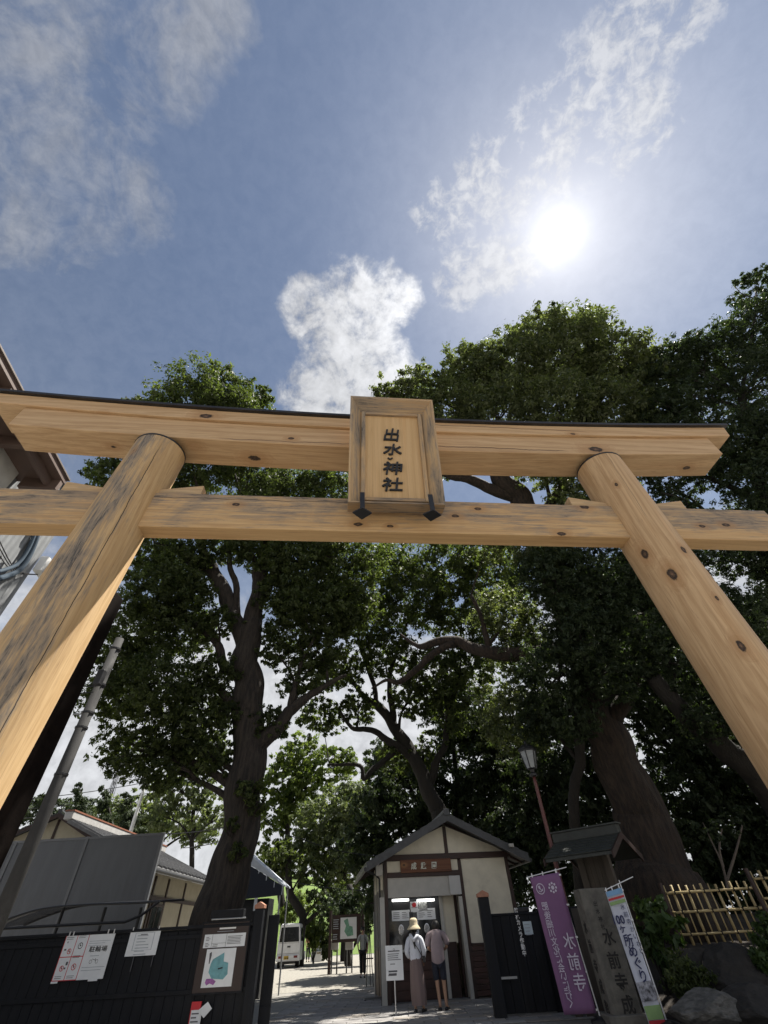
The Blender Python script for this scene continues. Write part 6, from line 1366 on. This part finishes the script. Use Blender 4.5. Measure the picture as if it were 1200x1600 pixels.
# sunlit trees further in
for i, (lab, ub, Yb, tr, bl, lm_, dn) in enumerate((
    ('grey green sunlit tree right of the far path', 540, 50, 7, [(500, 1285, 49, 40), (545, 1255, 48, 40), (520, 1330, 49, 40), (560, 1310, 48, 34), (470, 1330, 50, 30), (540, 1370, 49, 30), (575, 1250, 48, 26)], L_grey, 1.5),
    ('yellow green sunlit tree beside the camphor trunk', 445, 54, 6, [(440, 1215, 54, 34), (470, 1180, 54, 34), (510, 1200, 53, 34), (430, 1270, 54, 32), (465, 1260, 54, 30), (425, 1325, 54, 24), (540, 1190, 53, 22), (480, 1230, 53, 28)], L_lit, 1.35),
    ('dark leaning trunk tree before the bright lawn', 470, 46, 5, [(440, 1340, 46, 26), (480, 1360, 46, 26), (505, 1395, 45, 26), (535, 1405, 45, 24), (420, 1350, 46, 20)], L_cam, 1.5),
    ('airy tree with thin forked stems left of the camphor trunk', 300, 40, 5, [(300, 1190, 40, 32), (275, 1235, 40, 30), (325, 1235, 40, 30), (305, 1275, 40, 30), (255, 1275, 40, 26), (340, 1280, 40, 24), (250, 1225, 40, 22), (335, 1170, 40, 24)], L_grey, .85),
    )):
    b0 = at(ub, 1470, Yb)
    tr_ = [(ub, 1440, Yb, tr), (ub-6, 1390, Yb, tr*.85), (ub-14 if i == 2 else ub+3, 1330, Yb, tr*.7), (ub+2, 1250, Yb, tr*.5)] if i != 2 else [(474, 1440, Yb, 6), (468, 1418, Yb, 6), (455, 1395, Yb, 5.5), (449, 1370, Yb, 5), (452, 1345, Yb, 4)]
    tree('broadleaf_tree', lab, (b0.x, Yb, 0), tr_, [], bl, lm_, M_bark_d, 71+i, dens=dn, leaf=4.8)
for i, (lab, u, Y, vt, wpx) in enumerate((('pointed conifer nearest the concrete pole behind the tiled house', 118, 46, 1222, 26), ('taller ragged conifer behind the tiled house beside antenna mast', 158, 44, 1228, 26), ('bushy conifer between antenna mast and slim pale mast', 196, 42, 1238, 30), ('small conifer half hidden by the left torii pillar', 68, 44, 1240, 22))):
    b0 = at(u, 1470, Y); t_ = thing('conifer_tree', lab, 'tree', (b0.x, Y, 0), 0, None)
    top = at(u+4, vt, Y); MB().tube([(0, 0, 0), (.1, 0, top.z*.5), (top.x-b0.x, 0, top.z)], [.22, .15, .02], 8).build('trunk', M_bark_d, t_, smooth=True)
    r = random.Random(90+i); bl = []
    for j in range(20):
        f = j/19; rr = ppx(top, wpx)*(1-f*.8); z = top.z*.38+(top.z*.60)*f
        a_ = r.uniform(0, 6.28); bl.append(((b0.x+(top.x-b0.x)*f+rr*.5*math.cos(a_), Y+rr*.4*math.sin(a_), z), rr*.8, 1500*(1-f*.8), ppx(top, 4.2)))
    foliage('crown', L_con, t_, bl, 200+i, clump=.5, flat=.9, aspect=.3)
for i, (lab, ub, Yb, bl, lm_) in enumerate((('dense dark evergreen behind the garden map board', 545, 42, [(530, 1415, 41, 22), (560, 1418, 41, 22), (515, 1440, 41, 16), (545, 1445, 41, 20), (580, 1440, 41, 20), (578, 1400, 41, 22), (505, 1410, 42, 14)], L_dark),
    ('rounded grey green tree left of the antenna mast behind the tiled house', 95, 52, [(60, 1265, 52, 22), (95, 1270, 52, 24), (130, 1268, 51, 24), (80, 1290, 52, 22), (120, 1290, 52, 24), (30, 1275, 52, 22)], L_con),
    ('loose grey green tree right of the slim pale mast', 235, 50, [(180, 1270, 50, 24), (215, 1262, 50, 26), (250, 1262, 49, 26), (205, 1290, 50, 24), (245, 1290, 50, 24), (285, 1290, 49, 22), (320, 1300, 49, 22)], L_grey))):
    b0 = at(ub, 1475, Yb)
    tree('evergreen_tree' if i != 2 else 'broadleaf_tree', lab, (b0.x, Yb, 0), [(ub, 1450, Yb, 5), (ub+2, 1380, Yb, 4), (ub-2, 1290 if i else 1410, Yb, 3)], [], bl, lm_, M_bark_d, 81+i, dens=1.2, leaf=4.6)
# thin bare shrub tree on the bank
p0 = at(1138, 1392, 16.2); TS = thing('young_tree', 'thin bare stemmed young tree on the bank behind the bamboo fence', 'tree', (p0.x, 16.2, 1.0))
mb = MB(); lo = TS.location
for pts in ([(1138, 1392), (1128, 1350), (1112, 1315), (1098, 1285)], [(1130, 1355), (1124, 1325), (1128, 1295)], [(1136, 1375), (1150, 1330), (1160, 1290)]):
    P, Q = catmull([at(u, v, 16.2) for u, v in pts], [.04, .03, .02, .01][:len(pts)], 4); mb.tube([p-lo for p in P], Q, 6)
mb.build('trunk', mat('pale_bark', (.11, .09, .075), .9), TS)
foliage('crown', L_dark, TS, [(tuple(at(u, v, 16.2)), .5, 160, .09) for u, v in ((1098, 1285), (1128, 1290), (1160, 1285), (1115, 1300))], 301, dens=1)
# shrubs
def shrub(name, label, blobs, lm_, seed, leaf, n, base, cat='shrub', aspect=.46, clump=.4):
    t_ = thing(name, label, cat, base); r = random.Random(seed); mb = MB()
    BL = []
    for (u, v, Y, rp_) in blobs:
        c = at(u, v, Y); rr = ppx(c, rp_); BL.append((tuple(c), rr, n, leaf))
        for j in range(3):
            e = c + Vector((r.uniform(-.5, .5), r.uniform(-.5, .5), r.uniform(-.2, .5)))*rr
            mb.tube([(r.uniform(-.08, .08), r.uniform(-.08, .08), 0), tuple((e-t_.location)*.5+Vector((0, 0, .1))), tuple(e-t_.location)], [.03, .018, .006], 5)
    mb.build('stems', M_bark_d, t_)
    foliage('leaves', lm_, t_, BL, seed, clump=clump, flat=.9, aspect=aspect, shell=.2, kc=1.6); return t_
p = at(1028, 1500, 13.6); shrub('broad_leaf_shrub', 'broad leaved dark shrub right of the white banner', [(1020, 1425, 13.6, 26), (1045, 1455, 13.5, 26), (1010, 1465, 13.6, 20), (1035, 1490, 13.4, 22), (1005, 1420, 13.8, 16)], L_bush, 401, .20, 170, (p.x, 13.6, .3))
p = at(1075, 1560, 12.8); shrub('low_shrub', 'low dark green shrub above the pale rock', [(1070, 1515, 12.8, 26), (1095, 1530, 12.7, 22), (1060, 1540, 12.7, 22)], L_cam, 402, .07, 900, (p.x, 12.8, .1))
p = at(1205, 1500, 12.9); shrub('bright_shrub', 'brighter green shrub at the right picture edge below bamboo', [(1196, 1445, 12.9, 18), (1200, 1480, 12.8, 22), (1188, 1500, 12.8, 14), (1215, 1455, 12.8, 24)], L_bush, 403, .11, 420, (p.x, 12.9, .3))
for i, (lab, bl, lm_) in enumerate((('sunlit yellow green bush behind the white van', [(452, 1428, 52, 16), (470, 1420, 52, 18), (440, 1432, 53, 12), (462, 1405, 54, 14)], L_lit), ('sunlit bush with long pale leaves beside the sandwich board', [(490, 1440, 49, 15), (480, 1455, 48, 14), (502, 1452, 48, 12), (492, 1470, 48, 12)], L_lit), ('small dark bush under the map board', [(516, 1470, 46, 12), (510, 1485, 45, 10)], L_cam))):
    p = at(bl[0][0], 1490, bl[0][2]); shrub('garden_bush', lab, bl, lm_, 410+i, .26, 520, (p.x, bl[0][2], 0), cat='bush')
GROUPS = {'conifer_tree': 'conifers behind the tiled house', 'gate_post': 'posts by the entrance', 'gate_door': 'black gate door leaves', 'nobori_banner': 'tall banners by the stone pillar', 'rock': 'rocks at the foot of the bank', 'leaflet_box': 'leaflet boxes under the map board',
          'camphor_tree': 'big camphor trees', 'evergreen_tree': 'dark evergreen trees', 'broadleaf_tree': 'broadleaf trees', 'bamboo_fence': 'bamboo fence lengths', 'person': 'visitors', 'paper_notice': 'small paper notices', 'black_board_wall': 'black boarded walls', 'garden_bush': 'bushes along the far path'}
for o in bpy.data.objects:
    st_ = o.name.split('.')[0]
    if o.parent is None and 'label' in o.keys() and 'group' not in o.keys() and st_ in GROUPS: o['group'] = GROUPS[st_]
print('leaves', NLEAF[0], 'objects', len(bpy.data.objects))
